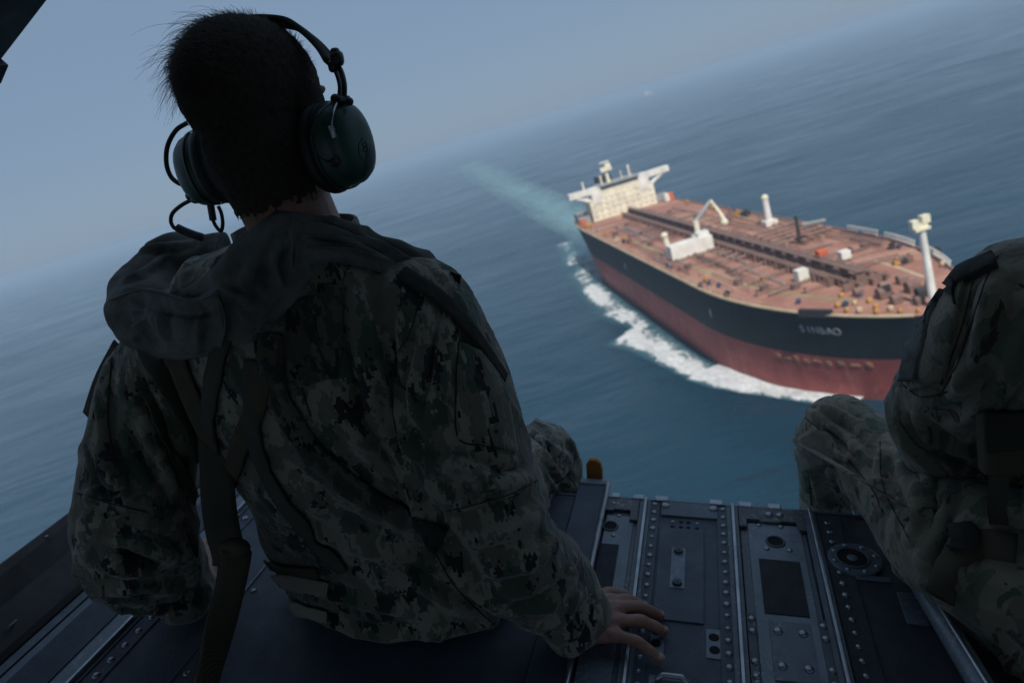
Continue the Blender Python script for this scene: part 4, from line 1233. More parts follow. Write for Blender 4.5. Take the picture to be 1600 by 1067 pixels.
# --- body: one skin from head to feet
bb = MB()
head_shape(bb, HC3, Rh, Fh, Uh)
limb(bb, [(NECK - [0, 0, .05], .066), (NECK + [0, 0, .01], .060), (HC3 - Uh * .085 - Fh * .016, .060), (HC3 - Uh * .04 - Fh * .024, .066)], 20)
bb.loft([egg_ring((r, a, n), (1, 0, 0), (0, 1, 0), hw * .86, hd * .84) for n, r, hw, a, hd in TORSO])
for arm, W in ((right_arm(.62), WR), (left_arm(.62), WL)):
    limb(bb, arm + [(tuple(W), .026)], 14)
hand_shape(bb, WR, KR, TR, NR, TH)
hand_shape(bb, WL, KL, TL, NL, THL)
HIPR, HIPL = np.array([-.385, .97, .10]), np.array([-.575, .97, .10])
KNR, KNL = at_a(852, 712, 1.375), np.array([-.63, 1.40, .075])
ANR, ANL = KNR + np.array([.02, .06, -.42]), KNL + np.array([0, .06, -.42])
for h_, k_, a_ in ((HIPR, KNR, ANR), (HIPL, KNL, ANL)):
    limb(bb, [(h_, .082), ((h_ + k_) / 2, .068), (k_, .056), ((k_ * .6 + a_ * .4), .050), (a_, .034)], 14)
    limb(bb, [(a_ + [0, -.03, -.03], .036), (a_ + [0, .06, -.06], .036), (a_ + [0, .15, -.075], .028)], 12)
A, Q, E = voxel_union(bb.V, bb.F, 0.0034, 3)
# creases: knuckles and tendons on the visible hand
N = vert_normals(A, Q); bodyb = bvh_of(A, Q)
for k, t in zip(KR, TR):
    for s0 in (WR,):
        a_, b_ = proj(s0 * .35 + k * .65), proj(k)
        A = fold(A, N, bodyb, [a_, ((a_[0] + b_[0]) / 2, (a_[1] + b_[1]) / 2 - 1), b_], .0022, .005, .5)
BODY_A, BODY_Q = A, Q
body = link_mesh('body', A, Q, M['skin'], man, True)
nails(body, KR, TR, NR); nails(body, KL, TL, NL)
for s in (-1, 1):
    MB().ball(HC3 + Rh * s * .031 + Fh * .082 + Uh * .004, .0125, None, 14, 10).build('eye', M['eye'], body, True)

# --- jacket
jb = MB()
jb.loft([egg_ring((r, a, n), (1, 0, 0), (0, 1, 0), hw, hd, 2.4, 36) for n, r, hw, a, hd in TORSO])
limb(jb, right_arm(), 18); limb(jb, left_arm(), 18)
# sleeve cuffs gathered over the wrists
limb(jb, [((-0.198, 0.865, 0.095), .062), (WR + (KR[1] - WR) * -.25 + [0, 0, .012], .050), (WR + (KR[1] - WR) * .12 + [0, 0, .006], .046)], 16)
limb(jb, [((-0.848, 0.845, 0.072), .055), (tuple(WL + [0, -.030, .010]), .045)], 16)
A, Q, E = voxel_union(jb.V, jb.F, 0.0046, 12)
N = vert_normals(A, Q); jbv = bvh_of(A, Q)
FOLDS = [  # (line in view, height, width)
 ([(560, 470), (575, 560), (590, 640), (612, 690)], .011, .013), ([(590, 500), (604, 600), (640, 690), (668, 730)], .010, .012),
 ([(640, 470), (628, 540), (618, 600)], .008, .010), ([(668, 470), (655, 560), (648, 640)], .008, .010), ([(700, 500), (690, 590), (680, 660)], .006, .010),
 ([(640, 760), (690, 850), (740, 920), (800, 960)], .010, .014), ([(670, 740), (720, 730), (790, 760), (850, 740)], .009, .012), ([(700, 800), (760, 770), (830, 745)], .008, .010),
 ([(720, 850), (790, 830), (850, 790)], .007, .011), ([(760, 900), (820, 880), (870, 840)], .008, .012), ([(790, 960), (850, 940), (890, 900)], .009, .010), ([(830, 990), (880, 960), (905, 930)], .008, .009), ([(850, 1010), (895, 990), (915, 950)], .006, .008),
 ([(620, 700), (660, 800), (690, 850)], .010, .014), ([(560, 640), (580, 720), (640, 790)], .008, .014), ([(480, 720), (560, 790), (640, 830)], .006, .014), ([(440, 800), (540, 850), (640, 870)], .007, .014), ([(420, 890), (520, 930), (640, 950)], .007, .013), ([(460, 950), (560, 985), (680, 990)], .008, .012), ([(640, 900), (720, 950), (790, 975)], .007, .012),
 ([(170, 560), (160, 640), (165, 720)], .008, .012), ([(190, 590), (230, 660), (250, 720)], .008, .012), ([(150, 690), (175, 740), (185, 770)], .012, .012), ([(200, 640), (250, 720), (280, 780)], .008, .010),
 ([(130, 770), (180, 785), (240, 775)], .009, .011), ([(125, 870), (180, 880), (260, 910)], .011, .013), ([(140, 860), (220, 850), (280, 880)], .010, .012), ([(150, 930), (210, 915), (280, 930)], .008, .012), ([(180, 965), (240, 950), (300, 950)], .008, .010), ([(280, 830), (295, 880), (300, 920)], .007, .009), ([(230, 560), (260, 620), (290, 700)], .009, .012),
]
for pts, amp, wid in FOLDS: A = fold(A, N, jbv, pts, amp * 1.5, wid * .9, .6)
A = cloth(A, Q, E, 21, .0085, 9.0, (1.0, 1.0, 0.5))
A = smooth_v(A, E, 1, .5)
A[:, 2] = np.maximum(A[:, 2], 0.0045)
jacket = link_mesh('jacket', A, Q, M['jacket'], man, True)
jbv = bvh_of(A, Q)
# stand-up collar round the neck
C0 = NECK + np.array([0.0, .004, -.012])
rg = []
for z, k in ((-.03, 1.12), (0.0, 1.04), (.03, 1.0), (.043, .99), (.044, .93), (.02, .92), (-.02, .95)):
    rg.append(egg_ring(C0 + UPA * z, (1, 0, 0), (0, 1, 0), .083 * k, .080 * k, 2.1, 40))
mb = MB().loft(rg, False); A2 = np.array(mb.V); A2 += (np.stack([vnoise(A2 * 22, 40 + i) for i in range(3)], 1) - .5) * .007
link_mesh('collar', A2, mb.F, M['jacket'], jacket, True)
# sleeve pocket, flap, seams, yoke
patch(jbv, [(716, 532), (783, 566), (806, 706), (716, 684)], 'sleeve_pocket', 'jacket', jacket, 18, 20, .0045, bow=.004)
for q in ([(716, 534), (712, 610), (716, 684), (760, 696), (806, 704)], [(655, 468), (640, 520), (618, 560), (612, 620), (622, 690)], [(618, 560), (625, 600), (640, 612)],
          [(450, 470), (452, 520), (470, 600), (486, 650)], [(540, 424), (532, 460), (545, 486)],
          [(690, 800), (740, 788), (800, 770), (848, 745)], [(660, 812), (700, 900), (760, 965), (830, 1010)],
          [(120, 770), (170, 785), (230, 800)], [(175, 560), (168, 650), (180, 730)], [(440, 1005), (540, 1010), (660, 1010), (800, 1012)]):
    seam(jbv, q, 'seam', 'seam', jacket)
strap(jbv, [(628, 428), (690, 470), (740, 525), (786, 592)], .020, 'shoulder_strap', 'vest', jacket, .006, .004)

# --- trousers
tb = MB()
tb.loft([egg_ring((-.48, a, n), (1, 0, 0), (0, 1, 0), hw, hd, 2.5, 30) for n, hw, a, hd in ((.004, .20, .98, .15), (.06, .205, .975, .155), (.13, .195, .96, .145), (.2, .185, .94, .13))])
for h_, k_, a_ in ((HIPR, KNR, ANR), (HIPL, KNL, ANL)):
    limb(tb, [(h_, .092), ((h_ + k_) / 2 + [0, 0, 0.0], .084), (k_, .072), ((k_ * .6 + a_ * .4), .068), (a_, .060)], 18)
A, Q, E = voxel_union(tb.V, tb.F, 0.005, 10)
N = vert_normals(A, Q); tbv = bvh_of(A, Q)
for pts, amp, wid in [([(830, 670), (860, 700), (900, 720)], .008, .010), ([(840, 690), (870, 740), (905, 770)], .009, .010), ([(850, 730), (880, 790), (900, 830)], .008, .010), ([(870, 670), (895, 700), (912, 735)], .007, .009)]:
    A = fold(A, N, tbv, pts, amp * 1.4, wid, .6)
A = cloth(A, Q, E, 61, .008, 11, (1, .6, 1))
up_ = A[:, 1] < AE + .01
A[up_, 2] = np.maximum(A[up_, 2], 0.004)
trousers = link_mesh('trousers', A, Q, M['trousers'], man, True); tbv = bvh_of(A, Q)
seam(tbv, [(815, 668), (850, 700), (900, 760), (905, 800)], 'seam', 'seam', trousers)
for a_ in (ANR, ANL):
    mb = MB(); limb(mb, [(a_ + [0, -.02, -.02], .052), (a_ + [0, 0, -.05], .05)], 14); limb(mb, [(a_ + [0, -.035, -.055], .045), (a_ + [0, .07, -.065], .046), (a_ + [0, .16, -.08], .036)], 14)
    mb.build('boot', M['rubber'], man, True)

# --- flotation collar draped round the neck (worn life vest)
def flat_tube(pts, n, flat=0.72, seg=22, seed=0, amp=.006):
    """pts: (x, y, aft distance, half width in view)"""
    P3 = []
    for x, y, a, w in pts:
        p = at_a(x, y, a); P3.append(list(p) + [w * depth_of(p) / F_PX])
    S = spline(P3, n); V = []; F = []
    for i in range(n):
        t = norm(S[min(i + 1, n - 1), :3] - S[max(i - 1, 0), :3]); view = norm(S[i, :3] - EYE)
        u = norm(np.cross(t, view)); w = np.cross(t, u)
        for k in range(seg):
            th = 2 * math.pi * k / seg
            V.append(S[i, :3] + u * math.cos(th) * S[i, 3] + w * math.sin(th) * S[i, 3] * flat)
    for i in range(n - 1):
        for k in range(seg):
            k2 = (k + 1) % seg; F.append((i * seg + k, i * seg + k2, (i + 1) * seg + k2, (i + 1) * seg + k))
    F.append(tuple(range(seg))[::-1]); F.append(tuple((n - 1) * seg + k for k in range(seg)))
    V = np.array(V)
    along = np.repeat(np.arange(n) / n, seg)
    Nn = V - np.repeat(S[:, :3], seg, axis=0); Nn /= np.maximum(np.linalg.norm(Nn, axis=1), 1e-9)[:, None]
    r = 1 - np.abs(2 * vnoise(np.c_[V * 13 + seed], seed) - 1); r2 = 1 - np.abs(2 * vnoise(V * 30, seed + 1) - 1)
    V += Nn * (amp * (r ** 2 - .4) * 1.6 + amp * .5 * (r2 ** 2 - .4))[:, None]
    return V, F
COL = [(352, 392, .985, 22), (310, 390, .985, 26), (272, 393, .975, 30), (246, 412, .955, 35), (226, 452, .905, 44), (228, 492, .84, 48), (262, 508, .80, 50), (306, 504, .785, 52), (352, 486, .785, 55), (398, 452, .785, 58), (432, 412, .795, 60), (468, 380, .815, 50), (530, 376, .84, 40), (590, 394, .86, 33), (640, 414, .885, 27), (676, 434, .91, 21)]
V, F = flat_tube(COL, 260, .54, 56, 5, .008)
V = np.array(V); cvb = bvh_of(V, F); Ncol = np.zeros_like(V); Sc = V.reshape(260, 56, 3).mean(1)
Ncol = V - np.repeat(Sc, 56, axis=0); Ncol /= np.maximum(np.linalg.norm(Ncol, axis=1), 1e-9)[:, None]
for pts, amp, wid in (([(178, 470), (230, 462), (300, 474), (345, 452)], .009, .010), ([(345, 452), (380, 470), (420, 500)], .007, .009), ([(338, 462), (350, 500), (344, 540)], .008, .009), ([(306, 470), (312, 505), (306, 548)], .007, .009), ([(262, 468), (252, 500), (262, 540)], .008, .010), ([(205, 470), (215, 505), (235, 545)], .007, .010),
                      ([(190, 440), (230, 420), (262, 395)], .007, .009), ([(215, 390), (250, 384), (300, 380)], .006, .008), ([(400, 400), (380, 440), (385, 480)], .008, .011), ([(440, 360), (425, 410), (440, 460)], .008, .010), ([(470, 352), (520, 362), (590, 384)], .008, .009), ([(480, 372), (540, 378), (620, 408)], .007, .008), ([(460, 345), (450, 400), (452, 440)], .007, .008), ([(560, 365), (610, 390), (660, 420)], .006, .007), ([(185, 520), (250, 545), (330, 548)], .006, .008)):
    V = fold(V, Ncol, cvb, pts, amp * 1.5, wid * .68, .75)
vest = link_mesh('flotation_collar', V, F, M['collar'], man, True); vest['label'] = 'thick dark flotation collar draped round the neck'
sub = vest.modifiers.new('s', 'SUBSURF'); sub.levels = 1; sub.render_levels = 1
vbv = bvh_of(V, F)
for q in ([(176, 540), (250, 560), (330, 562), (390, 530), (440, 460), (462, 400), (455, 345)], [(170, 470), (230, 452), (300, 470), (345, 455)], [(338, 455), (352, 500), (345, 545)], [(468, 366), (540, 372), (600, 392)], [(480, 385), (550, 388), (600, 404)]):
    seam(vbv, q, 'seam', 'collar', vest, .0016)
# dark back panel and harness webbing
patch(jbv, [(450, 440), (542, 446), (528, 590), (440, 610)], 'back_panel', 'vest_mesh', man, 14, 20, .0035, bow=.003)
for pts, w, mt in (([(356, 520), (344, 560), (330, 640), (332, 720), (345, 800), (352, 850)], .028, 'web_dark'), ([(232, 530), (250, 575), (280, 640), (315, 720), (330, 790)], .034, 'web_dark'), ([(268, 530), (285, 575), (312, 640), (338, 700)], .036, 'web_brown'),
                   ([(424, 540), (404, 630), (380, 690), (360, 760)], .028, 'web_brown'), ([(425, 520), (432, 600), (470, 680), (540, 750), (620, 800), (690, 850)], .034, 'vest_mesh'), ([(398, 560), (398, 660), (420, 740), (480, 830), (540, 890)], .024, 'web_dark'),
                   ([(222, 590), (255, 690), (300, 780)], .022, 'web_dark')):
    strap(jbv, pts, w, 'harness_strap', mt, man, .0075, .003)
for pts, w, mt in (([(400, 884), (450, 906), (518, 920)], .026, 'web_tan'), ([(402, 868), (450, 884), (500, 890)], .020, 'web_brown'), ([(432, 934), (480, 950), (516, 960)], .022, 'web_tan')):
    strap(jbv, pts, w, 'waist_strap', mt, man, .010, .0035)
strap(jbv, [(368, 780), (392, 800), (404, 850), (392, 872)], .03, 'harness_strap', 'web_tan', man, .012, .003)
# buckles bunched on the far shoulder
bk_ = MB()
for x, y, a, d in ((664, 424, .885, .012), (678, 428, .885, .012), (692, 436, .885, .012), (700, 448, .885, .011), (707, 440, .885, .009), (706, 460, .885, .010)):
    bk_.ball(at_a(x, y, a), (d, d * .8, d * 1.15), frame_from((.5, .5, .4 * math.sin(x)), (0, .3, 1)), 10, 6, .75)
c = at_a(711, 437, .885); bk_.box(c, (.016, .004, .022), 0, frame_from((.2, 1, .2), (.35, 0, 1)))
o = bk_.build('shoulder_buckle', M['black_pl'], man, False); bevel(o, .0015)
# strap tail hanging at the left shoulder
a_, b_ = at_a(181, 536, .845), at_a(133, 648, .83)
P = spline([a_, (a_ + b_) / 2 + [-.006, 0, .0], b_], 10)
ribbon([(p, norm([-.3, -1, .2])) for p in P], .014, .003, 'strap_tail', 'web_dark', man, None, 0)

# --- hair: short at the nape, longer and wind-blown over the crown
def make_hair():
    L_, P_, R_ = [], [], []
    up = Uh; r_ = np.random.default_rng(5)
    def strand(root, n, length, lean, curl, w, npt=5, wav=0.0, lift_=.42):
        d = norm(n * lift_ + lean); p = root.copy(); pts = [p.copy()]; ph = r_.uniform(0, 6.28); side_ = norm(np.cross(d, up) + 1e-6)
        for i in range(1, npt):
            t = i / (npt - 1)
            d = norm(d + curl * (1.0 / (npt - 1)) + side_ * math.sin(ph + t * 7) * wav)
            p = p + d * length / (npt - 1)
            pts.append(p.copy())
        P_.extend(pts); L_.append(npt); R_.extend([w * (1 - .75 * i / (npt - 1)) for i in range(npt)])
    ctr = HC3 + Uh * .018 - Fh * .006
    for k in range(26000):
        v = norm(r_.normal(size=3)); x, y, z = v
        if y > 0.62 and z < .35: continue                       # face
        if z < -0.1 and y > .25: continue
        root_d = Rh * x + Fh * y + Uh * z
        h = bodyb.ray_cast(Vector(ctr + root_d * .3), Vector(-root_d))
        if h[0] is None: continue
        root = np.array(h[0]); n = np.array(h[1]); n = n if n.dot(root_d) > 0 else -n
        hh = z
        if (root - HC3) @ Uh < -.150 + .03 * r_.random(): continue
        if y > .15 and (root - HC3) @ Uh < -.03: continue
        top = min(1, max(0, (hh - .02) / .5))
        length = (0.0045 + 0.004 * r_.random()) * (1 - top) + (0.011 + 0.011 * r_.random()) * top
        if hh < -.3: length *= .5
        if y > .55 and hh < .5 and abs(x) > .5: length *= .3
        lean = -Uh * (.7 - .9 * top) + Rh * (-.35 * top) - Fh * (.15) + r_.normal(size=3) * .16
        strand(root, n, length, lean * .9, (-Rh * .35 * top - Uh * .35 + r_.normal(size=3) * .2) * (.4 + top), .00034, 5 if top > .2 else 3, .1 * top, .2 + .25 * top)
    # loose tufts thrown to the left by the wind
    for k in range(1100):
        v = norm(np.array([r_.uniform(-.95, .15), r_.uniform(-.5, .75), r_.uniform(.35, 1.0)])); rd = Rh * v[0] + Fh * v[1] + Uh * v[2]
        h = bodyb.ray_cast(Vector(ctr + rd * .3), Vector(-rd))
        if h[0] is None: continue
        root = np.array(h[0]); n = np.array(h[1]); n = n if n.dot(rd) > 0 else -n
        ln = r_.uniform(.032, .066) * (1 if r_.random() < .93 else 1.4)
        strand(root, n, ln, -Rh * .55 + Uh * r_.uniform(.0, .35) + r_.normal(size=3) * .13, -Rh * .5 - Uh * r_.uniform(1.0, 2.4) + r_.normal(size=3) * .3, .00026, 8, .16, .5)
    hc = bpy.data.hair_curves.new('hair'); hc.add_curves([int(x) for x in L_])
    P = np.array(P_) - PB
    hc.points.foreach_set('position', P.astype(np.float32).ravel())
    a = hc.attributes.get('radius') or hc.attributes.new('radius', 'FLOAT', 'POINT')
    a.data.foreach_set('value', np.array(R_, np.float32))
    hc.materials.append(M['hair'])
    o = bpy.data.objects.new('hair', hc); col.objects.link(o); o.parent = man
    return o
hair = make_hair()
# close scalp of cropped hair underneath: follows the skull and the nape
q = BODY_A - HC3; fy, fz, fx = q @ Fh, q @ Uh, q @ Rh
ok = (np.linalg.norm(q, axis=1) < .16) & (fz > -.136 + .022 * vnoise(BODY_A * 330, 77) + .9 * np.clip(fy + .03, 0, 1)) & ~((fy > .060) & (fz < .062)) & (np.abs(fx) < .09)
F = [f for f in BODY_Q if all(ok[i] for i in f)]
used = sorted({i for f in F for i in f}); mp_ = {v: i for i, v in enumerate(used)}
bn_ = vert_normals(BODY_A, BODY_Q)
V = BODY_A[used] + bn_[used] * (.0022 + .004 * np.clip(fz[used] * 14, 0, 1) + .003 * vnoise(BODY_A[used] * 240, 70))[:, None]
scalp = link_mesh('cropped_hair', V, [tuple(mp_[i] for i in f) for f in F], M['scalp'], man, True)

# --- headset: a worn thing of its own
hs = air_empty('headset', HC3, 'dark green aviation headset with wire yokes worn on the seated person\'s head', 'headset')
def ear_cup(c, out, upv, k=1.0):
    out = norm(out); upv = norm(np.asarray(upv) - out * np.dot(out, upv)); fwd = np.cross(upv, out)
    rings = []
    for d, s in ((-.012, .93), (-.006, 1.0), (.008, 1.0), (.022, .97), (.032, .88), (.039, .72), (.043, .5), (.0445, .2)):
        rings.append(egg_ring(np.asarray(c) + out * d * k, fwd, upv, .0375 * s * k, .0535 * s * k, 2.25, 36))
    cup = MB().loft(rings).build('ear_cup', M['cup'], hs, True)
    rings = []
    for d, s in ((-.030, .80), (-.030, 1.02), (-.022, 1.07), (-.014, 1.02), (-.012, .85)):
        rings.append(egg_ring(np.asarray(c) + out * d * k, fwd, upv, .0385 * s * k, .0545 * s * k, 2.2, 32))
    MB().loft(rings).build('ear_seal', M['rubber'], cup, True)
    rings = [egg_ring(np.asarray(c) + out * d * k, fwd, upv, .0382 * s * k, .0542 * s * k, 2.25, 36) for d, s in ((-.004, 1.0), (-.004, 1.035), (.002, 1.035), (.002, 1.0))]
    MB().loft(rings, False).build('cup_rim', M['black_pl'], cup, True)
    return cup, out, upv, fwd
RC = at_a(528, 228, .856); RO = norm(Rh * .88 - Fh * .30 - Uh * .05)
cupR, o_, u_, f_ = ear_cup(RC, RO, Uh - Rh * .10, .96)
LCp = at_a(325, 262, .935); LO = norm(-Rh * .95 + Fh * .15)
cupL, oL, uL, fL = ear_cup(LCp, LO, Uh + Rh * .15, .96)
# stencilled figure on the cup: ring of line and a figure of eight
def on_cup(c, o, u, f, x, y, d=.0445):
    d = .0445 * max(0, 1 - (x / .0375) ** 2 * .9 - (y / .0535) ** 2 * .9) ** .38 + .0006
    return np.asarray(c) + f * x + u * y + o * d
def pix_on_cup(bv, pts, rad, mat, parent, name):
    path = cast_path(bv, pts, 2)
    if len(path) > 2: MB().tube([p + n * .0003 for p, n in path], rad, 5).build(name, M[mat], parent, True)
cbv = bvh_of(np.array([v.co for v in cupR.data.vertices]) + HC3, [tuple(p.vertices) for p in cupR.data.polygons])
pix_on_cup(cbv, [(570, 230), (567, 234), (570, 238), (574, 234), (570, 230), (566, 226), (570, 222), (573, 226), (570, 230)], .0005, 'hole', cupR, 'number_mark')
pix_on_cup(cbv, [(567, 216), (561, 226), (561, 240), (566, 250)], .0004, 'hole', cupR, 'number_ring')
# a worn orange-brown sticker round the rear edge
patch(cbv, [(574, 228), (580, 226), (576, 262), (566, 284)], 'worn_sticker', 'side_dark', cupR, 4, 8, .0006)
# headband over the crown
hb = [at_a(521, 104, .88), at_a(506, 80, .90), at_a(481, 55, .915), at_a(448, 36, .925), HC3 + Uh * .114 + Fh * .03, HC3 + Uh * .104 - Rh * .045 + Fh * .03, HC3 + Uh * .07 - Rh * .083 + Fh * .03, HC3 + Uh * .03 - Rh * .094 + Fh * .03]
S = spline(hb, 46); path = [(p, norm(p - HC3)) for p in S]
hbo = ribbon(path, .034, .008, 'headband', 'vest', hs, None, .004)
m_ = hbo.modifiers.new('s', 'SUBSURF'); m_.levels = 1; m_.render_levels = 1
bl = MB()
for x, y, a, r in ((524, 84, .86, .0055), (527, 92, .86, .0075), (521, 104, .862, .006)): bl.ball(at_a(x, y, a), (r, r, r * 1.2), None, 10, 8, .7)
bl.build('slider_block', M['black_pl'], hbo, True)
TOP = at_a(540, 153, .845)
MB().tube(spline([at_a(524, 98, .862), at_a(533, 112, .858), at_a(538, 132, .85), at_a(538, 152, .846)], 14), .0032, 8).build('yoke_wire', M['black_pl'], hbo, True)
MB().tube(spline([at_a(519, 102, .875), at_a(527, 118, .87), at_a(531, 136, .862), at_a(530, 153, .856)], 14), .0028, 8).build('yoke_wire', M['black_pl'], hbo, True)
o = MB().box(at_a(534, 157, .846), (.018, .014, .008), 0, frame_from(RO, Uh)).ball(at_a(524, 155, .84), .006, None, 10, 8).ball(at_a(546, 159, .84), .005, None, 10, 8).build('yoke_clamp', M['black_pl'], hs, False); bevel(o, .002)
MB().tube(spline([at_a(527, 160, .835), at_a(520, 178, .82), at_a(518, 200, .816)], 12), .0014, 6).build('yoke_wire', M['steel'], cupR, True)
o = MB().box(at_a(520, 206, .816), (.005, .004, .014), 0, frame_from((0, 1, 0), Uh)).build('wire_clip', M['steel'], cupR, False)
MB().tube(spline([at_a(522, 158, .838), at_a(497, 178, .80), at_a(486, 214, .79), at_a(496, 242, .795), at_a(518, 254, .81), at_a(526, 254, .815)], 30), .0013, 6).build('ear_wire', M['black_pl'], cupR, True)
MB().cyl(at_a(524, 254, .818), at_a(521, 254, .806), .006, .005, 14).build('cup_plug', M['black_pl'], cupR, True)
# left cup leads, microphone boom and plug
AL = .945
def lead(pts, rad, name, mat='rubber', a=AL):
    return MB().tube(spline([at_a(x, y, a + (da[0] if da else 0)) for x, y, *da in pts], 36), rad, 10).build(name, M[mat], hs, True)
lead([(293, 192, .01), (275, 204), (262, 228), (260, 255), (267, 276), (280, 287), (292, 289)], .0034, 'cable')
lead([(298, 288), (300, 300), (297, 310), (303, 313)], .0018, 'cable')
lead([(303, 311), (285, 320), (270, 333), (267, 346), (272, 356), (278, 358)], .0030, 'cable')
lead([(277, 356), (290, 362), (306, 368), (316, 371)], .0062, 'microphone_boom')
lead([(329, 320, .0), (331, 332), (333, 344)], .0055, 'cable_boot', 'black_pl')
lead([(332, 342), (337, 353), (345, 361), (348, 350), (346, 334), (341, 322)], .0028, 'cable')
o = MB().ball(at_a(293, 290, .94), (.006, .006, .007), None, 10, 8).ball(at_a(298, 306, .94), (.008, .007, .008), None, 10, 8).ball(at_a(306, 312, .935), (.008, .008, .006), None, 10, 8).build('cable_gland', M['black_pl'], hs, True)

# --- tether strap hanging from the harness to the cabin floor
ts = air_empty('tether_strap', at_a(340, 1000, .6), 'dark doubled webbing tether hanging from the seated person\'s back to the floor', 'strap')
def hang(pts, w, mat, name, th=.004, twist=0.0, n=40):
    S = spline([list(at_a(x, y, a)) for x, y, a in pts], n); path = []
    for i, p in enumerate(S):
        view = norm(EYE - p); t = norm(S[min(i + 1, n - 1)] - S[max(i - 1, 0)]); sd = norm(np.cross(t, view))
        path.append((p, norm(view + sd * (twist + .3 * math.sin(i * .21)))))
    o = ribbon(path, w, th, name, mat, ts, None, 0); return o
hang([(334, 660, .815), (335, 720, .785), (340, 770, .757), (346, 815, .748), (352, 850, .74), (356, 885, .735)], .046, 'web_dark', 'upper_webbing', .005, .2)
hang([(372, 862, .735), (364, 900, .72), (350, 960, .68), (336, 1020, .63), (318, 1100, .54), (296, 1200, .44), (270, 1330, .36)], .040, 'web_brown', 'lower_webbing', .006, -.35)
hang([(356, 858, .74), (348, 900, .73), (338, 960, .69), (322, 1020, .64), (300, 1100, .55), (276, 1200, .45), (250, 1330, .37)], .022, 'web_dark', 'lower_webbing', .006, .5)
o = MB().ball(at_a(366, 856, .74), (.024, .014, .014), frame_from((0, 1, 0), (0, 0, 1)), 14, 8, .8).build('strap_knot', M['web_brown'], ts, True)

# ================================================================== person on the right, partly out of frame
PB2 = np.array([0.62, 0.93, 0.0])
man2 = air_empty('person', PB2, 'person cut by the right frame edge in blotched camouflage, elbow on raised knee', 'person')
SH = at_a(1585, 470, .98); EL = at_a(1462, 640, 1.13)
K2 = at_a(1312, 672, 1.31); HP = np.array([.56, .90, .11])
def arm2(k=1.0):
    return [(at_a(1610, 478, .97), .088 * k), (at_a(1566, 535, 1.0), .088 * k), (at_a(1516, 597, 1.05), .083 * k), (at_a(1472, 648, 1.10), .079 * k), (at_a(1500, 690, 1.12), .072 * k), (at_a(1570, 735, 1.10), .062 * k)]
def thigh2(k=1.0):
    return [(HP, .11 * k), (at_a(1520, 850, 1.03), .105 * k), (at_a(1420, 765, 1.17), .082 * k), (at_a(1345, 700, 1.29), .070 * k), (at_a(1308, 674, 1.34), .068 * k)]
AN2 = at_a(1305, 900, 1.50)
def shin2(k=1.0):
    return [(at_a(1308, 676, 1.34), .068 * k), (at_a(1302, 740, 1.40), .068 * k), (AN2, .055 * k)]
T2 = [(0.01, .62, .21, .95, .15), (0.12, .625, .20, .95, .14), (0.25, .63, .19, .96, .13), (0.38, .64, .20, .98, .13), (0.46, .655, .205, .99, .125), (0.52, .66, .20, .99, .105), (0.555, .66, .155, .99, .085), (0.585, .66, .105, .99, .07)]
b2 = MB(); HC2 = np.array([.66, 1.025, .765]); R2, F2, U2 = frame_from((-.25, 1, -.2), UPA)
head_shape(b2, HC2, R2, F2, U2)
limb(b2, [((.66, .99, .54), .07), ((.66, .995, .61), .064), (HC2 - U2 * .07 - F2 * .018, .064), (HC2 - U2 * .03 - F2 * .024, .066)], 16)
b2.loft([egg_ring((r, a, n), (1, 0, 0), (0, 1, 0), hw * .86, hd * .84) for n, r, hw, a, hd in T2])
limb(b2, arm2(.6), 14); limb(b2, thigh2(.78), 14); limb(b2, shin2(.72), 14)
W2 = at_a(1600, 748, 1.09)
K_ = [W2 + np.array([.07, .04 - i * .018, -.01]) for i in range(4)]; T_ = [k + np.array([.05, -.01, -.035]) for k in K_]
hand_shape(b2, W2, K_, T_, np.array([.2, .1, 1]), [W2 + [.02, .03, -.005], W2 + [.05, .06, -.02], W2 + [.08, .062, -.035]])
ra = [((.83, .99, .50), .055), ((.88, .98, .36), .052), ((.88, .95, .24), .048), ((.86, 1.08, .19), .04), ((.82, 1.16, .17), .03)]
limb(b2, ra, 14)
W3 = np.array([.82, 1.16, .17]); K3 = [W3 + np.array([.03 - i * .018, .075, -.01]) for i in range(4)]; T3 = [k + np.array([0, .05, -.035]) for k in K3]
hand_shape(b2, W3, K3, T3, np.array([0, .2, 1]), [W3 + [-.02, .02, -.01], W3 + [-.045, .05, -.02], W3 + [-.05, .075, -.03]])
leg = [((.72, .95, .11), .085), ((.78, 1.15, .11), .075), ((.80, 1.36, .08), .058), ((.80, 1.42, -.12), .05), ((.80, 1.43, -.36), .036)]
limb(b2, leg, 14)
for a_ in (AN2, np.array([.80, 1.43, -.36])): limb(b2, [(a_ + [0, -.03, -.03], .036), (a_ + [0, .14, -.07], .03)], 12)
A, Q, E = voxel_union(b2.V, b2.F, 0.0045, 4)
body2 = link_mesh('body', A, Q, M['skin'], man2, True)
q = A - HC2; fy, fz, fx = q @ F2, q @ U2, q @ R2
ok = (np.linalg.norm(q, axis=1) < .16) & (fz > -.10 + .02 * vnoise(A * 330, 78) + .9 * np.clip(fy + .03, 0, 1)) & ~((fy > .060) & (fz < .062)) & (np.abs(fx) < .09)
F = [f for f in Q if all(ok[i] for i in f)]
us = sorted({i for f in F for i in f}); mp_ = {v: i for i, v in enumerate(us)}; bn_ = vert_normals(A, Q)
link_mesh('hair', A[us] + bn_[us] * (.003 + .008 * np.clip(fz[us] * 14, 0, 1) + .003 * vnoise(A[us] * 240, 71))[:, None], [tuple(mp_[i] for i in f) for f in F], M['scalp'], man2, True)
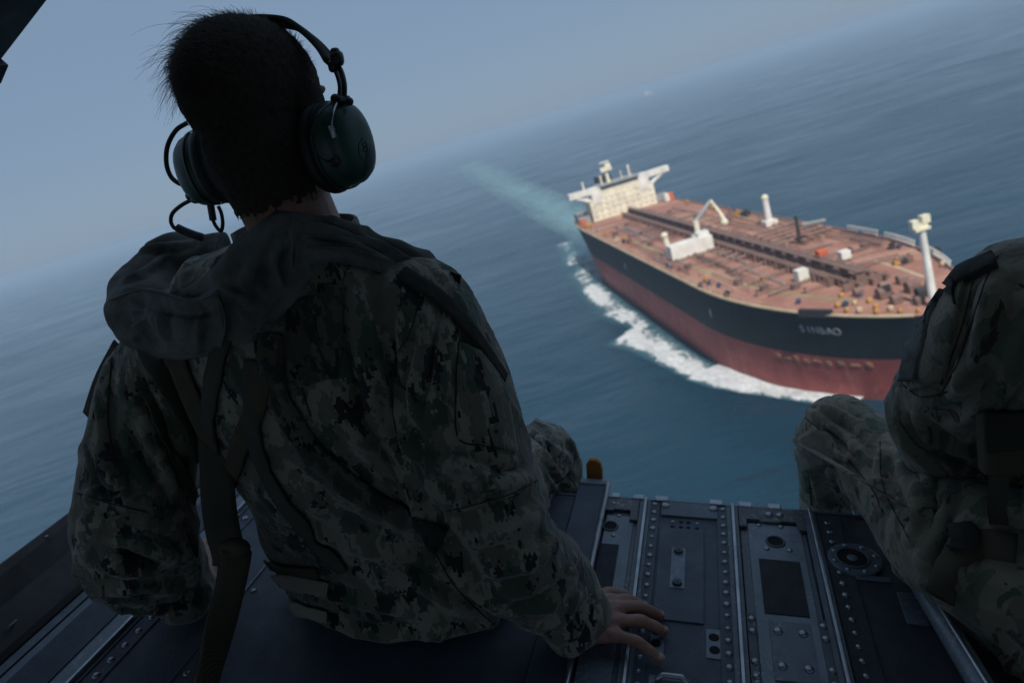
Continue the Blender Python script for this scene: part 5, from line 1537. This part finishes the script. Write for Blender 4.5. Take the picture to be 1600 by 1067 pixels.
# jacket
j2 = MB(); j2.loft([egg_ring((r, a, n), (1, 0, 0), (0, 1, 0), hw, hd, 2.4, 32) for n, r, hw, a, hd in T2]); limb(j2, arm2(), 18)
limb(j2, [(p, r * 1.45) for p, r in ra[:4]], 16)
A, Q, E = voxel_union(j2.V, j2.F, 0.0046, 10); N = vert_normals(A, Q); jv = bvh_of(A, Q)
for pts, amp, wid in [([(1560, 470), (1530, 560), (1480, 640)], .010, .013), ([(1590, 520), (1550, 610), (1490, 680)], .012, .013), ([(1596, 590), (1560, 650), (1500, 700)], .010, .012), ([(1420, 640), (1460, 690), (1540, 720)], .009, .011), ([(1400, 640), (1430, 690), (1500, 735)], .008, .010), ([(1560, 420), (1545, 470), (1520, 540)], .008, .012), ([(1596, 660), (1580, 700), (1560, 720)], .008, .010)]:
    A = fold(A, N, jv, pts, amp * 1.5, wid, .6)
A = cloth(A, Q, E, 121, .009, 9, (1, 1, .7)); A[:, 2] = np.maximum(A[:, 2], .0045)
jacket2 = link_mesh('jacket', A, Q, M['camo2d'], man2, True); jv = bvh_of(A, Q)
# sleeve pocket with a fleece patch on its face and a stiff flap above
patch(jv, [(1452, 468), (1512, 440), (1478, 590), (1425, 610)], 'sleeve_pocket', 'camo2d', jacket2, 12, 20, .007, bow=.005)
patch(jv, [(1448, 470), (1478, 452), (1440, 590), (1416, 596)], 'hook_patch', 'collar', jacket2, 8, 18, .013, bow=.002)
patch(jv, [(1462, 440), (1556, 400), (1560, 418), (1464, 466)], 'pocket_flap', 'vest', jacket2, 14, 6, .011, bow=.003)
for q in ([(1520, 440), (1500, 520), (1470, 600)], [(1560, 400), (1540, 440), (1500, 560), (1468, 620)], [(1410, 600), (1440, 620), (1480, 612)], [(1400, 650), (1440, 700), (1520, 730)]):
    seam(jv, q, 'seam', 'seam', jacket2)
# trousers
t2 = MB(); t2.loft([egg_ring((.63, a, n), (1, 0, 0), (0, 1, 0), hw, hd, 2.5, 30) for n, hw, a, hd in ((.004, .21, .95, .16), (.08, .215, .95, .165), (.16, .2, .95, .15), (.22, .19, .95, .14))])
limb(t2, thigh2(), 18); limb(t2, shin2(), 18); limb(t2, [(p, r * 1.25) for p, r in leg], 16)
# loose cloth sagging from the thigh to the floor
limb(t2, [(at_n(1590, 950, .06), .07), (at_n(1515, 895, .06), .066), (at_a(1440, 800, 1.16), .055)], 14)
A, Q, E = voxel_union(t2.V, t2.F, 0.005, 9); N = vert_normals(A, Q); tv = bvh_of(A, Q)
for pts, amp, wid in [([(1262, 640), (1290, 660), (1330, 690), (1360, 730)], .007, .007), ([(1275, 628), (1310, 645), (1350, 670)], .006, .007), ([(1268, 660), (1300, 690), (1345, 730)], .007, .007), ([(1262, 690), (1290, 710), (1330, 750)], .006, .007), ([(1380, 690), (1372, 740), (1385, 790)], .010, .010), ([(1400, 700), (1420, 760), (1440, 800)], .010, .011), ([(1440, 720), (1440, 800), (1425, 860)], .010, .012), ([(1480, 760), (1460, 830), (1440, 880)], .009, .012), ([(1500, 800), (1500, 880), (1470, 920)], .008, .012), ([(1270, 740), (1280, 780), (1300, 800)], .007, .009), ([(1300, 730), (1310, 770), (1330, 800)], .007, .009)]:
    A = fold(A, N, tv, pts, amp * 1.5, wid, .6)
A = cloth(A, Q, E, 161, .009, 10, (1, .8, 1))
up_ = A[:, 1] < AE + .01; A[up_, 2] = np.maximum(A[up_, 2], .004)
tr2 = link_mesh('trousers', A, Q, M['camo2'], man2, True); tv = bvh_of(A, Q)
patch(tv, [(1240, 690), (1275, 668), (1330, 720), (1258, 735)], 'pocket_flap', 'camo2', tr2, 10, 8, .010, bow=.003)
for q in ([(1255, 650), (1300, 690), (1360, 760), (1380, 800)], [(1375, 690), (1380, 760), (1420, 840)], [(1260, 660), (1262, 720), (1268, 790)]): seam(tv, q, 'seam', 'seam', tr2)
strap(tv, [(1590, 860), (1530, 850), (1490, 870), (1470, 930)], .040, 'leg_strap', 'web_brown', man2, .008, .003)
patch(tv, [(1470, 832), (1512, 820), (1536, 850), (1494, 862)], 'strap_keeper', 'vest', man2, 8, 6, .014, bow=.003)
# pouch hanging at the side
c = at_a(1566, 690, .93); ax = frame_from((.1, -1, .2), (-.12, 0.1, 1))
pm = MB().box(c, (.052, .03, .085), 0, ax); o = pm.build('side_pouch', M['web_brown'], man2, False); bevel(o, .008, 3)
o = MB().box(c + ax[1] * .017 + ax[2] * .018, (.055, .008, .05), 0, ax).build('pouch_flap', M['vest'], o, False); bevel(o, .003)
S = spline([at_a(1562, 735, .92), at_a(1558, 790, .93), at_a(1560, 830, .96), at_a(1548, 868, .99)], 20)
ribbon([(p, norm(EYE - p)) for p in S], .022, .003, 'pouch_strap', 'web_dark', man2, None, 0)
for a_ in (AN2, np.array([.80, 1.43, -.36])):
    mb = MB(); limb(mb, [(a_ + [0, -.02, -.02], .055), (a_ + [0, 0, -.05], .05)], 14); limb(mb, [(a_ + [0, -.035, -.055], .045), (a_ + [0, .07, -.065], .046), (a_ + [0, .16, -.08], .036)], 14)
    mb.build('boot', M['rubber'], man2, True)
